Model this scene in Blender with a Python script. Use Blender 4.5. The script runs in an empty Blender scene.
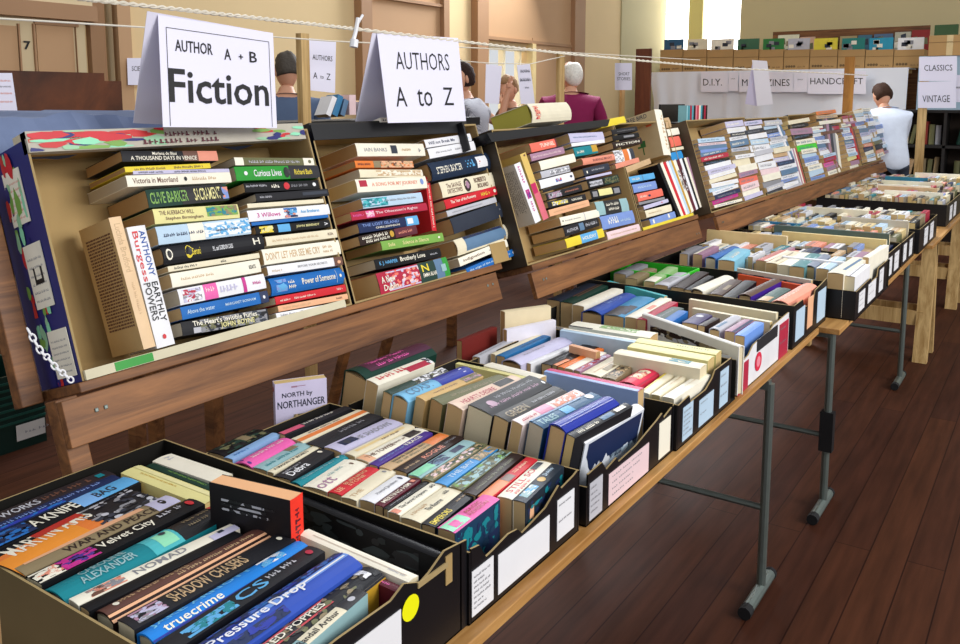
import bpy, math, random
from mathutils import Vector, Matrix
C = bpy.context.scene
COL = C.collection
R = random.Random(7)
# ---------------------------------------------------------------- camera
F, PPX, PPY, H = 861.0, 480.0, 215.0, 1.61
PIT = math.atan(115/861.0); YAW = math.atan(592/868.6)
FW = Vector((-math.sin(YAW)*math.cos(PIT), math.cos(YAW)*math.cos(PIT), -math.sin(PIT)))
RT = Vector((math.cos(YAW), math.sin(YAW), 0)); UP = RT.cross(FW)
CAM = Vector((0, 0, H))
cd = bpy.data.cameras.new('camera'); cam = bpy.data.objects.new('camera', cd); COL.objects.link(cam)
cd.sensor_width = 36; cd.lens = F/960*36; cd.shift_y = -(322-PPY)/960; cd.clip_end = 100
m = Matrix((RT, UP, -FW)).transposed().to_4x4(); m.translation = CAM; cam.matrix_world = m
C.camera = cam
# ---------------------------------------------------------------- light
w = bpy.data.worlds.new('hall_daylight'); C.world = w; w.use_nodes = True
bg = w.node_tree.nodes['Background']; bg.inputs[0].default_value = (0.93, 0.96, 1.0, 1); bg.inputs[1].default_value = 0.55
def area(name, loc, target, sx, sy, power, colr=(1, 1, 1)):
    l = bpy.data.lights.new(name, 'AREA'); l.shape = 'RECTANGLE'; l.size = sx; l.size_y = sy; l.energy = power; l.color = colr
    o = bpy.data.objects.new(name, l); COL.objects.link(o); o.location = loc
    o.rotation_euler = (Vector(target)-Vector(loc)).to_track_quat('-Z', 'Y').to_euler(); return o
area('window_daylight', (-5.2, 9.5, 4.6), (-1.2, 3.5, 0.8), 3.5, 2.5, 520, (0.93, 0.96, 1.0))
area('aisle_fill_light', (4.5, 3.0, 3.9), (-1.4, 2.6, 0.9), 3.0, 2.4, 260, (1.0, 0.98, 0.95))  # added fill lamp from the aisle side, no window there
C.view_settings.view_transform = 'Standard'; C.view_settings.look = 'None'
C.view_settings.gamma = 1; C.view_settings.exposure = 0.42
# ---------------------------------------------------------------- projection helpers (points on the real planes of the furniture)
def ray(x, y): return FW + RT*((x-PPX)/F) - UP*((y-PPY)/F)
def on(x, y, p0, n):
    d = ray(x, y); return CAM + d*((Vector(p0)-CAM).dot(n)/d.dot(n))
def onz(x, y, z): return on(x, y, (0, 0, z), Vector((0, 0, 1)))
def onx(x, y, X): return on(x, y, (X, 0, 0), Vector((1, 0, 0)))
def ony(x, y, Y): return on(x, y, (0, Y, 0), Vector((0, 1, 0)))
# ---------------------------------------------------------------- colours and materials
PAL = dict(white='e8e8ec', cream='e6dcc0', ivory='f0ead8', yellow='e6cf3a', pale_yellow='e4dc98', mustard='c79a2e', orange='e07a34', peach='e8b088',
 salmon='e29078', coral='e8705e', red='cc2430', crimson='b02440', maroon='5c1a2a', pink='e45fa8', pale_pink='e8ccd0', magenta='c42a8a', lilac='c4c0dc',
 purple='4a2f88', mauve='a88098', navy='1b2a52', blue='1e68b4', royal_blue='24349a', sky_blue='5aa8dc', pale_blue='b8d0e4', steel_blue='5c7c9c',
 periwinkle='7a94d0', teal='14808c', turquoise='48b4bc', mint='90dcb4', pale_teal='94b8bc', green='2c9434', lime='3cd02c', leaf_green='7aa84c',
 dark_green='15382e', olive='6a6a48', black='0e0e12', charcoal='1e1e23', slate='2c3240', grey='8a8a90', silver='bcbcc4', dark_brown='2a1915',
 brown='6a4638', tan='c8a880', khaki='8c7c5e')
def lin(h):
    if isinstance(h, tuple): return h
    h = PAL.get(h, h); r = []
    for i in (0, 2, 4):
        v = int(h[i:i+2], 16)/255; r.append(v/12.92 if v <= .04045 else ((v+.055)/1.055)**2.4)
    return tuple(r)
MC = {}
def mat(c, rough=0.5, var=0.12, scale=18.0, spec=0.4, metal=0.0, bump=0.0, emit=0.0):
    key = (c, rough, var, scale, spec, metal, bump, emit)
    if key in MC: return MC[key]
    m = bpy.data.materials.new('painted_'+str(c).replace('_', ' ')); m.use_nodes = True
    nt = m.node_tree; b = nt.nodes['Principled BSDF']; col = lin(c)
    b.inputs['Roughness'].default_value = rough; b.inputs['Metallic'].default_value = metal
    b.inputs['Specular IOR Level'].default_value = spec
    tc = nt.nodes.new('ShaderNodeTexCoord'); n = nt.nodes.new('ShaderNodeTexNoise'); n.inputs['Scale'].default_value = scale
    n.inputs['Detail'].default_value = 3
    nt.links.new(tc.outputs['Object'], n.inputs['Vector'])
    mx = nt.nodes.new('ShaderNodeMix'); mx.data_type = 'RGBA'
    nt.links.new(n.outputs['Fac'], mx.inputs['Factor'])
    mx.inputs[6].default_value = tuple(v*(1-var) for v in col)+(1,); mx.inputs[7].default_value = tuple(min(1, v*(1+var)) for v in col)+(1,)
    nt.links.new(mx.outputs[2], b.inputs['Base Color'])
    if bump:
        bp_ = nt.nodes.new('ShaderNodeBump'); bp_.inputs['Strength'].default_value = bump; bp_.inputs['Distance'].default_value = 0.01
        nt.links.new(n.outputs['Fac'], bp_.inputs['Height']); nt.links.new(bp_.outputs[0], b.inputs['Normal'])
    if emit:
        b.inputs['Emission Color'].default_value = col+(1,); b.inputs['Emission Strength'].default_value = emit
    MC[key] = m; return m
def banded(name, c1, c2, axis, freq, rough=0.8, dist=1.5, stretch=(1, 1, 1), bump=0.0, spec=0.3):
    m = bpy.data.materials.new(name); m.use_nodes = True; nt = m.node_tree; b = nt.nodes['Principled BSDF']
    b.inputs['Roughness'].default_value = rough; b.inputs['Specular IOR Level'].default_value = spec
    tc = nt.nodes.new('ShaderNodeTexCoord'); mp = nt.nodes.new('ShaderNodeMapping'); mp.inputs['Scale'].default_value = stretch
    wv = nt.nodes.new('ShaderNodeTexWave'); wv.bands_direction = axis; wv.inputs['Scale'].default_value = freq
    wv.inputs['Distortion'].default_value = dist; wv.inputs['Detail'].default_value = 3
    ns = nt.nodes.new('ShaderNodeTexNoise'); ns.inputs['Scale'].default_value = 5
    nt.links.new(tc.outputs['Object'], mp.inputs[0]); nt.links.new(mp.outputs[0], wv.inputs['Vector']); nt.links.new(mp.outputs[0], ns.inputs['Vector'])
    a = nt.nodes.new('ShaderNodeMath'); a.operation = 'MULTIPLY_ADD'; a.inputs[1].default_value = .55
    nt.links.new(wv.outputs['Fac'], a.inputs[0])
    a2 = nt.nodes.new('ShaderNodeMath'); a2.operation = 'MULTIPLY'; a2.inputs[1].default_value = .5; nt.links.new(ns.outputs['Fac'], a2.inputs[0]); nt.links.new(a2.outputs[0], a.inputs[2])
    mx = nt.nodes.new('ShaderNodeMix'); mx.data_type = 'RGBA'; nt.links.new(a.outputs[0], mx.inputs['Factor'])
    mx.inputs[6].default_value = lin(c1)+(1,); mx.inputs[7].default_value = lin(c2)+(1,); nt.links.new(mx.outputs[2], b.inputs['Base Color'])
    if bump:
        q = nt.nodes.new('ShaderNodeBump'); q.inputs['Strength'].default_value = bump; q.inputs['Distance'].default_value = .005
        nt.links.new(a.outputs[0], q.inputs['Height']); nt.links.new(q.outputs[0], b.inputs['Normal'])
    return m
PAGES = [banded('paper_edges_%s' % n, a, b_, 'Y', 160, .9, 1.2) for n, a, b_ in
         (('tan', 'b08e5e', 'dcbc8a'), ('brown', '9c7a4c', 'c8a270'), ('cream', 'ccbc94', 'eee2c4'), ('grey', 'aca08a', 'd4c8b0'), ('ochre', 'b89c62', 'e0c68c'), ('yellow', '9a9038', 'c8c058'))]
PG = dict(tan=0, brown=1, cream=2, grey=3, ochre=4, yellow=5)
def wood(name, c1, c2, sc, rough=.5, spec=.35):
    m = bpy.data.materials.new(name); m.use_nodes = True; nt = m.node_tree; b = nt.nodes['Principled BSDF']; b.inputs['Roughness'].default_value = rough
    b.inputs['Specular IOR Level'].default_value = spec; L = nt.links.new
    tc = nt.nodes.new('ShaderNodeTexCoord'); mp = nt.nodes.new('ShaderNodeMapping'); mp.inputs['Scale'].default_value = sc; L(tc.outputs['Object'], mp.inputs[0])
    n = nt.nodes.new('ShaderNodeTexNoise'); n.inputs['Scale'].default_value = 1.0; n.inputs['Detail'].default_value = 6; n.inputs['Roughness'].default_value = .65; n.inputs['Distortion'].default_value = .6
    L(mp.outputs[0], n.inputs['Vector']); cr = nt.nodes.new('ShaderNodeValToRGB'); e = cr.color_ramp.elements
    e[0].position = .33; e[0].color = lin(c1)+(1,); e[1].position = .68; e[1].color = lin(c2)+(1,); L(n.outputs['Fac'], cr.inputs[0]); L(cr.outputs[0], b.inputs['Base Color'])
    q = nt.nodes.new('ShaderNodeBump'); q.inputs['Strength'].default_value = .15; q.inputs['Distance'].default_value = .004; L(n.outputs['Fac'], q.inputs['Height']); L(q.outputs[0], b.inputs['Normal'])
    return m
WOODV = wood('rack_wood', '4c2c18', '946238', (1.6, 26, 26), .5)
WOODL = wood('table_wood', '9a6a34', 'd2a264', (26, 1.5, 26), .42)
WOODP = wood('pale_wood', '9c7844', 'd8b880', (30, 30, 2.0), .6)
WOODD = wood('dark_board', '40200f', '6e3a1c', (5, 3, 3), .5)
PAGES.append(banded('paper_edges_peach', 'e0a070', 'f4c090', 'Y', 160, .9, 1.2)); PG['peach'] = 6
# ---------------------------------------------------------------- mesh builder
class MB:
    def __init__(s): s.v = []; s.f = []; s.mi = []; s.m = []
    def slot(s, m):
        if m not in s.m: s.m.append(m)
        return s.m.index(m)
    def face(s, pts, m):
        i = len(s.v); s.v += [tuple(p) for p in pts]; s.f.append(tuple(range(i, i+len(pts)))); s.mi.append(s.slot(m))
    def grid(s, vs, fs, m):
        i = len(s.v); s.v += [tuple(p) for p in vs]; k = s.slot(m)
        for f in fs: s.f.append(tuple(i+j for j in f)); s.mi.append(k)
    def box(s, lo, hi, m, M=None):
        x0, y0, z0 = lo; x1, y1, z1 = hi
        vs = [Vector(p) for p in ((x0,y0,z0),(x1,y0,z0),(x1,y1,z0),(x0,y1,z0),(x0,y0,z1),(x1,y0,z1),(x1,y1,z1),(x0,y1,z1))]
        if M: vs = [M @ v for v in vs]
        s.grid(vs, [(0,3,2,1),(4,5,6,7),(0,1,5,4),(1,2,6,5),(2,3,7,6),(3,0,4,7)], m)
    def tube(s, pts, r, m, n=8, r1=None):
        pts = [Vector(p) for p in pts]; rings = []
        for i, p in enumerate(pts):
            d = (pts[min(i+1, len(pts)-1)]-pts[max(i-1, 0)]).normalized()
            a = d.orthogonal().normalized() if i == 0 else (a - d*a.dot(d)).normalized()
            b = d.cross(a); rr = r if r1 is None else r+(r1-r)*i/(len(pts)-1)
            rings.append([p+a*math.cos(2*math.pi*k/n)*rr+b*math.sin(2*math.pi*k/n)*rr for k in range(n)])
        vs = [v for q in rings for v in q]; fs = []
        for i in range(len(pts)-1):
            for k in range(n): fs.append((i*n+k, i*n+(k+1) % n, (i+1)*n+(k+1) % n, (i+1)*n+k))
        fs.append(tuple(range(n))[::-1]); fs.append(tuple((len(pts)-1)*n+k for k in range(n))); s.grid(vs, fs, m)
    def build(s, name, parent=None, M=None, smooth=False, bevel=0):
        me = bpy.data.meshes.new(name); me.from_pydata(s.v, [], s.f)
        for m in s.m: me.materials.append(m)
        me.polygons.foreach_set('material_index', s.mi)
        if smooth: me.polygons.foreach_set('use_smooth', [True]*len(s.f))
        o = bpy.data.objects.new(name, me); COL.objects.link(o)
        if M is not None: o.matrix_world = M
        if parent: o.parent = parent
        if bevel:
            b = o.modifiers.new('bevel', 'BEVEL'); b.width = bevel; b.segments = 2; b.limit_method = 'ANGLE'
        return o
def tag(o, label=None, cat=None, group=None, kind=None):
    if label: o['label'] = label
    if cat: o['category'] = cat
    if group: o['group'] = group
    if kind: o['kind'] = kind
    return o
def empty(name, label, cat, M=None, group=None):
    o = bpy.data.objects.new(name, None); COL.objects.link(o); o.empty_display_size = .05
    if M is not None: o.matrix_world = M if isinstance(M, Matrix) else Matrix.Translation(M)
    return tag(o, label, cat, group)
def frame(o, x, y, z):
    m = Matrix((Vector(x), Vector(y), Vector(z))).transposed().to_4x4(); m.translation = Vector(o); return m
# lettering: outlines normalised to a unit box
TC = {}
def glyphs(txt, off=0.012):
    k = (txt, off)
    if k in TC: return TC[k]
    cu = bpy.data.curves.new('lettering', 'FONT'); cu.body = txt; cu.resolution_u = 2; cu.offset = off; cu.fill_mode = 'FRONT'
    cu.space_line = .85; cu.align_x = 'CENTER'
    o = bpy.data.objects.new('lettering', cu); me = o.to_mesh()
    vs = [v.co.copy() for v in me.vertices]; fs = [tuple(p.vertices) for p in me.polygons]; o.to_mesh_clear()
    bpy.data.objects.remove(o); bpy.data.curves.remove(cu)
    x0 = min(v.x for v in vs); x1 = max(v.x for v in vs); y0 = min(v.y for v in vs); y1 = max(v.y for v in vs)
    TC[k] = ([((v.x-x0)/(x1-x0), (v.y-y0)/(y1-y0)) for v in vs], fs, (x1-x0)/(y1-y0)); return TC[k]
def put_text(mb, txt, m, fn, u0, u1, v0, v1, off=0.012):
    vs, fs, _ = glyphs(txt, off); mb.grid([fn(u0+(u1-u0)*a, v0+(v1-v0)*b) for a, b in vs], fs, m)
def put_dash(mb, m, fn, u0, u1, v0, v1, unit, rnd=R):
    u = u0
    while u < u1:
        n = rnd.randint(3, 8)
        for _ in range(n):
            a = unit*rnd.uniform(.45, .8)
            if u+a > u1: return
            h = rnd.choice((1, 1, .75))
            k = rnd.random()
            if k < .5:
                mb.face([fn(u, v0), fn(u+a*.4, v0), fn(u+a*.4, v0+(v1-v0)*h), fn(u, v0+(v1-v0)*h)], m)
                mb.face([fn(u+a*.4, v0+(v1-v0)*.35*h), fn(u+a, v0+(v1-v0)*.35*h), fn(u+a, v0+(v1-v0)*.62*h), fn(u+a*.4, v0+(v1-v0)*.62*h)], m)
            else:
                mb.face([fn(u, v0), fn(u+a, v0), fn(u+a, v0+(v1-v0)*.3), fn(u, v0+(v1-v0)*.3)], m)
                mb.face([fn(u+a*.2, v0+(v1-v0)*.3), fn(u+a*.6, v0+(v1-v0)*.3), fn(u+a*.6, v1*h+v0*(1-h)), fn(u+a*.2, v1*h+v0*(1-h))], m)
            u += a+unit*.22
        u += unit*.6
# ---------------------------------------------------------------- a book: x along the spine, y through the thickness, z out of the spine
def decals(mb, spec, L, th, zf, rnd):
    lev = 0
    for s in [q for q in spec.split(';') if q.strip()]:
        p = s.split(None, 6); op = p[0]; c = p[1]; t0, t1, v0, v1 = map(float, p[2:6]); lev += 1; e = .0002+.00024*lev
        fn = lambda a, b, e=e: (-L/2+a*L, b*th, zf(b)+e)
        mm = mat(c.split(',')[0], .45)
        if op == 'R':
            N = 5 if (v1-v0) > .5 else 1
            for k in range(N):
                a = v0+(v1-v0)*k/N; b = v0+(v1-v0)*(k+1)/N
                mb.face([fn(t0, a), fn(t1, a), fn(t1, b), fn(t0, b)], mm)
        elif op == 'T': put_text(mb, p[6].replace('/', '\n'), mm, fn, t0, t1, v0, v1)
        elif op == 'D': put_dash(mb, mm, fn, t0, t1, v0, v1, (v1-v0)*th/L*.8, rnd)
        elif op == 'O':
            mb.face([fn((t0+t1)/2+(t1-t0)/2*math.cos(k*math.pi/6), (v0+v1)/2+(v1-v0)/2*math.sin(k*math.pi/6)) for k in range(12)], mm)
        elif op == 'M':
            cs = c.split(','); A = max(1e-6, (t1-t0)*L*(v1-v0)*th); nb = int(min(70, 6+A/.00006))
            mb.face([fn(t0, v0), fn(t1, v0), fn(t1, v1), fn(t0, v1)], mat(cs[0], .5))
            for i in range(nb):
                ca, cb = rnd.uniform(t0, t1), rnd.uniform(v0, v1); ra, rb = rnd.uniform(.003, .012)/L, rnd.uniform(.002, .007)/th; k0 = rnd.random()*6
                q = [(min(t1, max(t0, ca+ra*math.cos(k0+k*math.pi/4)*rnd.uniform(.7, 1.1))), min(v1, max(v0, cb+rb*math.sin(k0+k*math.pi/4)*rnd.uniform(.7, 1.1)))) for k in range(8)]
                mb.face([fn(a, b, e+.0000028*(i+1)) for a, b in q], mat(rnd.choice(cs), .5))
def book_geo(cv, pg, col, L, th, D, spec='', hard=False, face=None, pages='tan', rnd=R, side=''):
    c = .0026 if hard else .0012; c = min(c, th*.16); bul = th*.16 if hard else th*.05
    if L < .03: bul = 0
    zf = lambda b: bul*(1-(2*b-1)**2)-bul
    m = mat(col, .5, .12, 18, .22); mf = mat(face or col, .5, .12, 18, .22)
    N = 6 if hard else 4
    outer = [(0, -D)]+[(th*k/N, zf(k/N)) for k in range(N+1)]+[(th, -D)]
    inner = [(c, -D)]+[(c+(th-2*c)*k/N, zf(k/N)-c) for k in range(N+1)]+[(th-c, -D)]
    n = len(outer); x0, x1 = -L/2, L/2
    vs = [(x, y, z) for x in (x0, x1) for (y, z) in outer]+[(x, y, z) for x in (x0, x1) for (y, z) in inner]
    for i in range(n-1):
        mm = mf if i in (0, n-2) else m
        cv.face([vs[i], vs[n+i], vs[n+i+1], vs[i+1]][::-1], mm)
        cv.face([vs[2*n+i], vs[2*n+i+1], vs[3*n+i+1], vs[3*n+i]][::-1], mm)
        cv.face([vs[i], vs[i+1], vs[2*n+i+1], vs[2*n+i]][::-1], mm)
        cv.face([vs[n+i], vs[3*n+i], vs[3*n+i+1], vs[n+i+1]][::-1], mm)
    for a, b in ((0, 2*n), (n-1, 3*n-1)):
        cv.face([vs[a], vs[b], vs[b+n], vs[a+n]], mf)
    if spec: decals(cv, spec, L, th, zf, rnd)
    if side:  # printing on the front face (y = 0 side 'a', y = th side 'b')
        for s in side.split(';'):
            p = s.split(None, 7); c2 = p[2]; u0, u1, w0, w1 = map(float, p[3:7])
            if p[0] == 'a': fn = lambda a, b: (-L/2+L*a, -.0003-(.0002 if p[1] != 'R' else 0), -D+D*b)
            else: fn = lambda a, b: (-L/2+L*a, th+.0003+(.0002 if p[1] != 'R' else 0), -D*b)
            mm = mat(c2.split(',')[0], .5)
            if p[1] == 'R': cv.face([fn(u0, w0), fn(u1, w0), fn(u1, w1), fn(u0, w1)], mm)
            elif p[1] == 'T': put_text(cv, p[7].replace('/', '\n'), mm, fn, u0, u1, w0, w1)
            elif p[1] == 'V':   # printing that reads up the spine direction
                g = lambda a, b: fn(1-b, a)
                put_text(cv, p[7].replace('/', '\n'), mm, g, w0, w1, 1-u1, 1-u0)
            elif p[1] == 'S':
                hh = w0+(w1-w0)*.6
                for i in range(26):
                    a0 = u0+(u1-u0)*i/26; a1 = u0+(u1-u0)*(i+1)/26; nh = min(w1-.05, max(w0, hh+rnd.uniform(-.12, .12))); cv.face([fn(a0, hh), fn(a1, nh), fn(a1, w1), fn(a0, w1)], mm); hh = nh
            elif p[1] == 'L':
                nl = int(p[7]) if len(p) > 7 else 20
                for k in range(nl):
                    b = w1-(w1-w0)*(k+.5)/nl; bh = (w1-w0)/nl*.3
                    put_dash(cv, mm, fn, u0, u0+(u1-u0)*rnd.uniform(.85, 1), b-bh, b+bh, .028, rnd)
            elif p[1] == 'P':   # lines of print running across the page, at right angles to the spine
                nl = int(p[7])
                for k in range(nl):
                    a = u0+(u1-u0)*(k+.5)/nl; ah = (u1-u0)/nl*.28; q = w0
                    while q < w1-.02:
                        e = min(w1, q+rnd.uniform(.03, .1)); cv.face([fn(a-ah, q), fn(a+ah, q), fn(a+ah, e), fn(a-ah, e)], mm); q = e+.015
            elif p[1] == 'M':
                cs = c2.split(',')
                for i in range(60):
                    ca, cb = rnd.uniform(u0, u1), rnd.uniform(w0, w1); ra, rb = rnd.uniform(.03, .11), rnd.uniform(.03, .1); k0 = rnd.random()*6; lf = (-.0001 if p[0] == 'a' else .0001)*(1+i*.02)
                    q = [fn(min(u1, max(u0, ca+ra*math.cos(k0+k*math.pi/4)*rnd.uniform(.6, 1.1))), min(w1, max(w0, cb+rb*math.sin(k0+k*math.pi/4)*rnd.uniform(.6, 1.1)))) for k in range(8)]
                    cv.face([(v[0], v[1]+lf, v[2]) for v in q], mat(rnd.choice(cs), .5))
    g = .003 if hard else .0006
    pg.box((x0+g, c, -D+g), (x1-g, th-c, zf(.0)-c), PAGES[PG[pages]])
def book(M, col, L, th, D, label, spec='', hard=False, face=None, pages='tan', group=None, side='', cat='book'):
    e = empty('hardback_book' if hard else 'paperback_book', label, cat, M, group)
    cv, pg = MB(), MB(); rnd = random.Random(hash((round(L*1e4), round(th*1e4), len(spec))) & 0xffff)
    book_geo(cv, pg, col, L, th, D, spec, hard, face, pages, rnd, side)
    a = cv.build('cover', e); b = pg.build('page_block', e)
    return e
ORD = ['', 'first', 'second', 'third', 'fourth', 'fifth', 'sixth', 'seventh', 'eighth', 'ninth', 'tenth', 'eleventh', 'twelfth', 'thirteenth', 'fourteenth', 'fifteenth', 'sixteenth', 'seventeenth', 'eighteenth', 'nineteenth', 'twentieth']
def ordn(n): return ORD[n] if n < len(ORD) else 'twenty-'+ORD[n-20]
def nice(c): return c.replace('_', ' ')
def quad_book(px, p0, n, col, D, label, shrink=.96, lean=0, xmax=9, ymin=-9, **k):
    a, b, c = [on(px[i], px[i+1], p0, n) for i in (0, 2, 4)]
    if b.y < ymin and abs(c.x-b.x) < .2:
        f = (ymin-b.y)/(c.y-b.y); sh = (c-b)*f; b += sh; a += sh
    ex = max(b.x, c.x)-xmax
    if ex > 0: a.x -= ex*.6; b.x -= ex; c.x -= ex
    l = (c-b).normalized(); t = n.cross(l); th = max(.004, (a-b).dot(t))*shrink; L = (c-b).length
    o = (b+c)/2; nn = n.copy()
    if lean:
        q = Matrix.Rotation(math.radians(lean), 3, l); t = q @ t; nn = q @ nn
    return book(frame(o, l, t, nn), col, L, th, D, label, **k)
# ---------------------------------------------------------------- the room
XW, YW = -6.0, 14.52
def struct(mb, name, **k): return tag(mb.build(name, **k), kind='structure')
def planks():
    m = bpy.data.materials.new('floor_planks'); m.use_nodes = True; nt = m.node_tree; b = nt.nodes['Principled BSDF']; L = nt.links.new
    tc = nt.nodes.new('ShaderNodeTexCoord'); mp = nt.nodes.new('ShaderNodeMapping'); mp.inputs['Rotation'].default_value = (0, 0, math.pi/2)
    L(tc.outputs['Object'], mp.inputs[0])
    br = nt.nodes.new('ShaderNodeTexBrick'); br.inputs['Scale'].default_value = 1; br.inputs['Brick Width'].default_value = 3.2; br.inputs['Row Height'].default_value = .12
    br.inputs['Mortar Size'].default_value = .0025; br.inputs['Mortar Smooth'].default_value = .3
    br.inputs['Color1'].default_value = lin('40241a')+(1,); br.inputs['Color2'].default_value = lin('4c2c1c')+(1,); br.inputs['Mortar'].default_value = lin('2a140c')+(1,)
    L(mp.outputs[0], br.inputs['Vector'])
    m2 = nt.nodes.new('ShaderNodeMapping'); m2.inputs['Scale'].default_value = (14, 1.1, 1); L(tc.outputs['Object'], m2.inputs[0])
    n = nt.nodes.new('ShaderNodeTexNoise'); n.inputs['Scale'].default_value = 2.2; n.inputs['Detail'].default_value = 6; L(m2.outputs[0], n.inputs['Vector'])
    n2 = nt.nodes.new('ShaderNodeTexNoise'); n2.inputs['Scale'].default_value = 1.3; n2.inputs['Detail'].default_value = 4; L(tc.outputs['Object'], n2.inputs['Vector'])
    mx = nt.nodes.new('ShaderNodeMix'); mx.data_type = 'RGBA'; mx.blend_type = 'MULTIPLY'; mx.inputs['Factor'].default_value = .55
    cr = nt.nodes.new('ShaderNodeValToRGB'); cr.color_ramp.elements[0].position = .3; cr.color_ramp.elements[0].color = (.35, .3, .28, 1); cr.color_ramp.elements[1].position = .72; cr.color_ramp.elements[1].color = (1.3, 1.2, 1.15, 1)
    L(n.outputs['Fac'], cr.inputs[0]); L(br.outputs['Color'], mx.inputs[6]); L(cr.outputs[0], mx.inputs[7])
    L(mx.outputs[2], b.inputs['Base Color'])
    r2 = nt.nodes.new('ShaderNodeMapRange'); r2.inputs['To Min'].default_value = .5; r2.inputs['To Max'].default_value = .75; L(n2.outputs['Fac'], r2.inputs[0]); L(r2.outputs[0], b.inputs['Roughness'])
    b.inputs['Specular IOR Level'].default_value = .08
    return m
mb = MB(); mb.box((-6.2, -2.5, -.06), (5.5, 14.7, 0), planks()); struct(mb, 'floor')
WALL = mat('d8be90', .8, .05, 2.0); WTAN = mat('b8926c', .7, .05, 3.0); WTRIM = mat('a07a58', .6, .06, 3.0); WCRM = mat('d4c09a', .7, .04, 3.0); WBACK = mat('ccbc90', .8, .04, 1.5)
# left wall with a doorway opening (a real gap, bright yard outside)
def wy(px, py=70): return onx(px, py, XW).y
dy0, dy1 = wy(483), wy(527); dz = onx(505, 45, XW).z
mb = MB(); mb.box((XW-.2, -2.5, 0), (XW, dy0, 4.6), WALL); mb.box((XW-.2, dy1, 0), (XW, YW+.2, 4.6), WALL); mb.box((XW-.2, dy0, dz), (XW, dy1, 4.6), WALL)
struct(mb, 'wall_left')
wx0, wx1 = ony(663, 30, YW).x, ony(740, 30, YW).x; wz0, wz1 = 2.35, 4.3
mb = MB(); mb.box((XW-.2, YW, 0), (wx0, YW+.2, 4.6), WBACK); mb.box((wx1, YW, 0), (5.5, YW+.2, 4.6), WBACK); mb.box((wx0, YW, 0), (wx1, YW+.2, wz0), WBACK); mb.box((wx0, YW, wz1), (wx1, YW+.2, 4.6), WBACK)
struct(mb, 'wall_back')
mb = MB(); mb.box((wx0, YW+.1, wz0), (wx1, YW+.12, wz1), mat((1.0, 1.0, 1.0), .3, .0, 3, emit=4.0)); struct(mb, 'window_1')
mb = MB(); a0, a1 = ony(689, 30, YW).x, ony(703, 30, YW).x
mb.box((a0, YW-.03, wz0), (a1, YW+.1, wz1), mat('e8d888', .6, .03, 3)); mb.box((wx0, YW-.03, wz0-.05), (wx1, YW+.06, wz0), WCRM); struct(mb, 'window_2')
mb = MB(); mb.box((XW-2.6, dy0-1.5, 0), (XW-2.5, dy1+2.5, 3.5), mat((1.0, .96, .88), .9, .02, 2, emit=2.2)); struct(mb, 'yard_glow_panel')  # glowing panel past the doorway, its emission stands in for outdoor daylight
mb = MB()
for a, b in ((490, 492), (506, 508), (522, 524)): mb.box((XW-.12, wy(a), 0), (XW-.04, wy(b), dz), mat('f0e4c0', .6, .03, 3))
mb.box((XW-.12, dy0, dz-.06), (XW-.04, dy1, dz), mat('f0e4c0', .6, .03, 3)); struct(mb, 'door_2')
def slab(mb, x0, y0, x1, y1, m, d=.03, down=False, up=False):
    a = onx(x0, y0, XW); b = onx(x1, y1, XW); z1 = onx((x0+x1)/2, y0, XW).z; z0 = 0 if down else onx((x0+x1)/2, y1, XW).z
    mb.box((XW-.001, a.y, z0), (XW+d, b.y, 4.5 if up else z1), m)
mb = MB(); slab(mb, -160, 10, 84, 72, WCRM, .04, down=True); slab(mb, -60, 24, 16, 76, WTAN, .05); slab(mb, 32, 26, 72, 76, WTAN, .05)
for a, b in ((30, 32), (71, 74), (15, 17)): slab(mb, a, 24, b, 76, WTRIM, .06)
slab(mb, 30, 23, 74, 26, WTRIM, .06); slab(mb, -160, -4, 88, 13, WTRIM, .12); slab(mb, -160, -30, 84, -3, WCRM, .1)
p = onx(20, 41, XW); q = onx(27.5, 50, XW)
put_text(mb, '7', mat('black'), lambda a, b: (XW+.046, p.y+(q.y-p.y)*a, q.z+(p.z-q.z)*b), 0, 1, 0, 1, .03); struct(mb, 'door_1')
mb = MB(); slab(mb, 84, 0, 103, 72, WTRIM, .06, True, True); slab(mb, 103, 0, 107, 72, WCRM, .1, True, True); slab(mb, 107, 0, 126, 110, WTAN, .12, True, True); struct(mb, 'trim_1')
mb = MB(); slab(mb, 354, 0, 366, 80, WTRIM, .1, True, True); slab(mb, 366, 0, 440, 34, WTAN, .04, False, True); slab(mb, 366, 34, 440, 110, mat('a88864', .7, .05, 3), .03, True)
slab(mb, 437, 0, 443, 110, WTRIM, .1, True, True); slab(mb, 366, 0, 443, 3, WTRIM, .08); struct(mb, 'trim_2')
mb = MB(); slab(mb, 471, 0, 482, 60, WTRIM, .1, True, True); slab(mb, 482, 0, 576, 41, WTAN, .05, False, True); slab(mb, 529, 41, 576, 100, WTAN, .06, True)
slab(mb, 482, 41, 576, 44, WTRIM, .08); slab(mb, 527, 44, 530, 110, mat('e0c890', .6), .09, True); slab(mb, 568, 0, 577, 100, WTRIM, .12, True, True); struct(mb, 'trim_3')
mb = MB(); slab(mb, 621, 0, 662, 110, mat('b4aa84', .8, .03, 2), .02, True, True); struct(mb, 'trim_4')
mb = MB(); mb.box((XW, 2.0, 0), (XW+.03, YW, .15), WTRIM); struct(mb, 'baseboard_left')
# brown hardboard screen in front of the left cupboards
mb = MB(); XB = -4.6
def bx(x, y): return onx(x, y, XB)
mb.box((XB, bx(-40, 90).y, .75), (XB+.02, bx(103, 90).y, bx(60, 72).z), WOODD); mb.box((XB, bx(103.2, 95).y, .75), (XB+.02, bx(120, 95).y, bx(110, 81).z), WOODD)
for x in (-30, 40, 112): mb.box((XB-.04, bx(x, 90).y-.02, 0), (XB, bx(x, 90).y+.02, 1.62), WOODD)
tag(mb.build('hardboard_screen'), 'brown hardboard screen with a stepped top edge behind the strawberry-printed box', 'screen')
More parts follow.
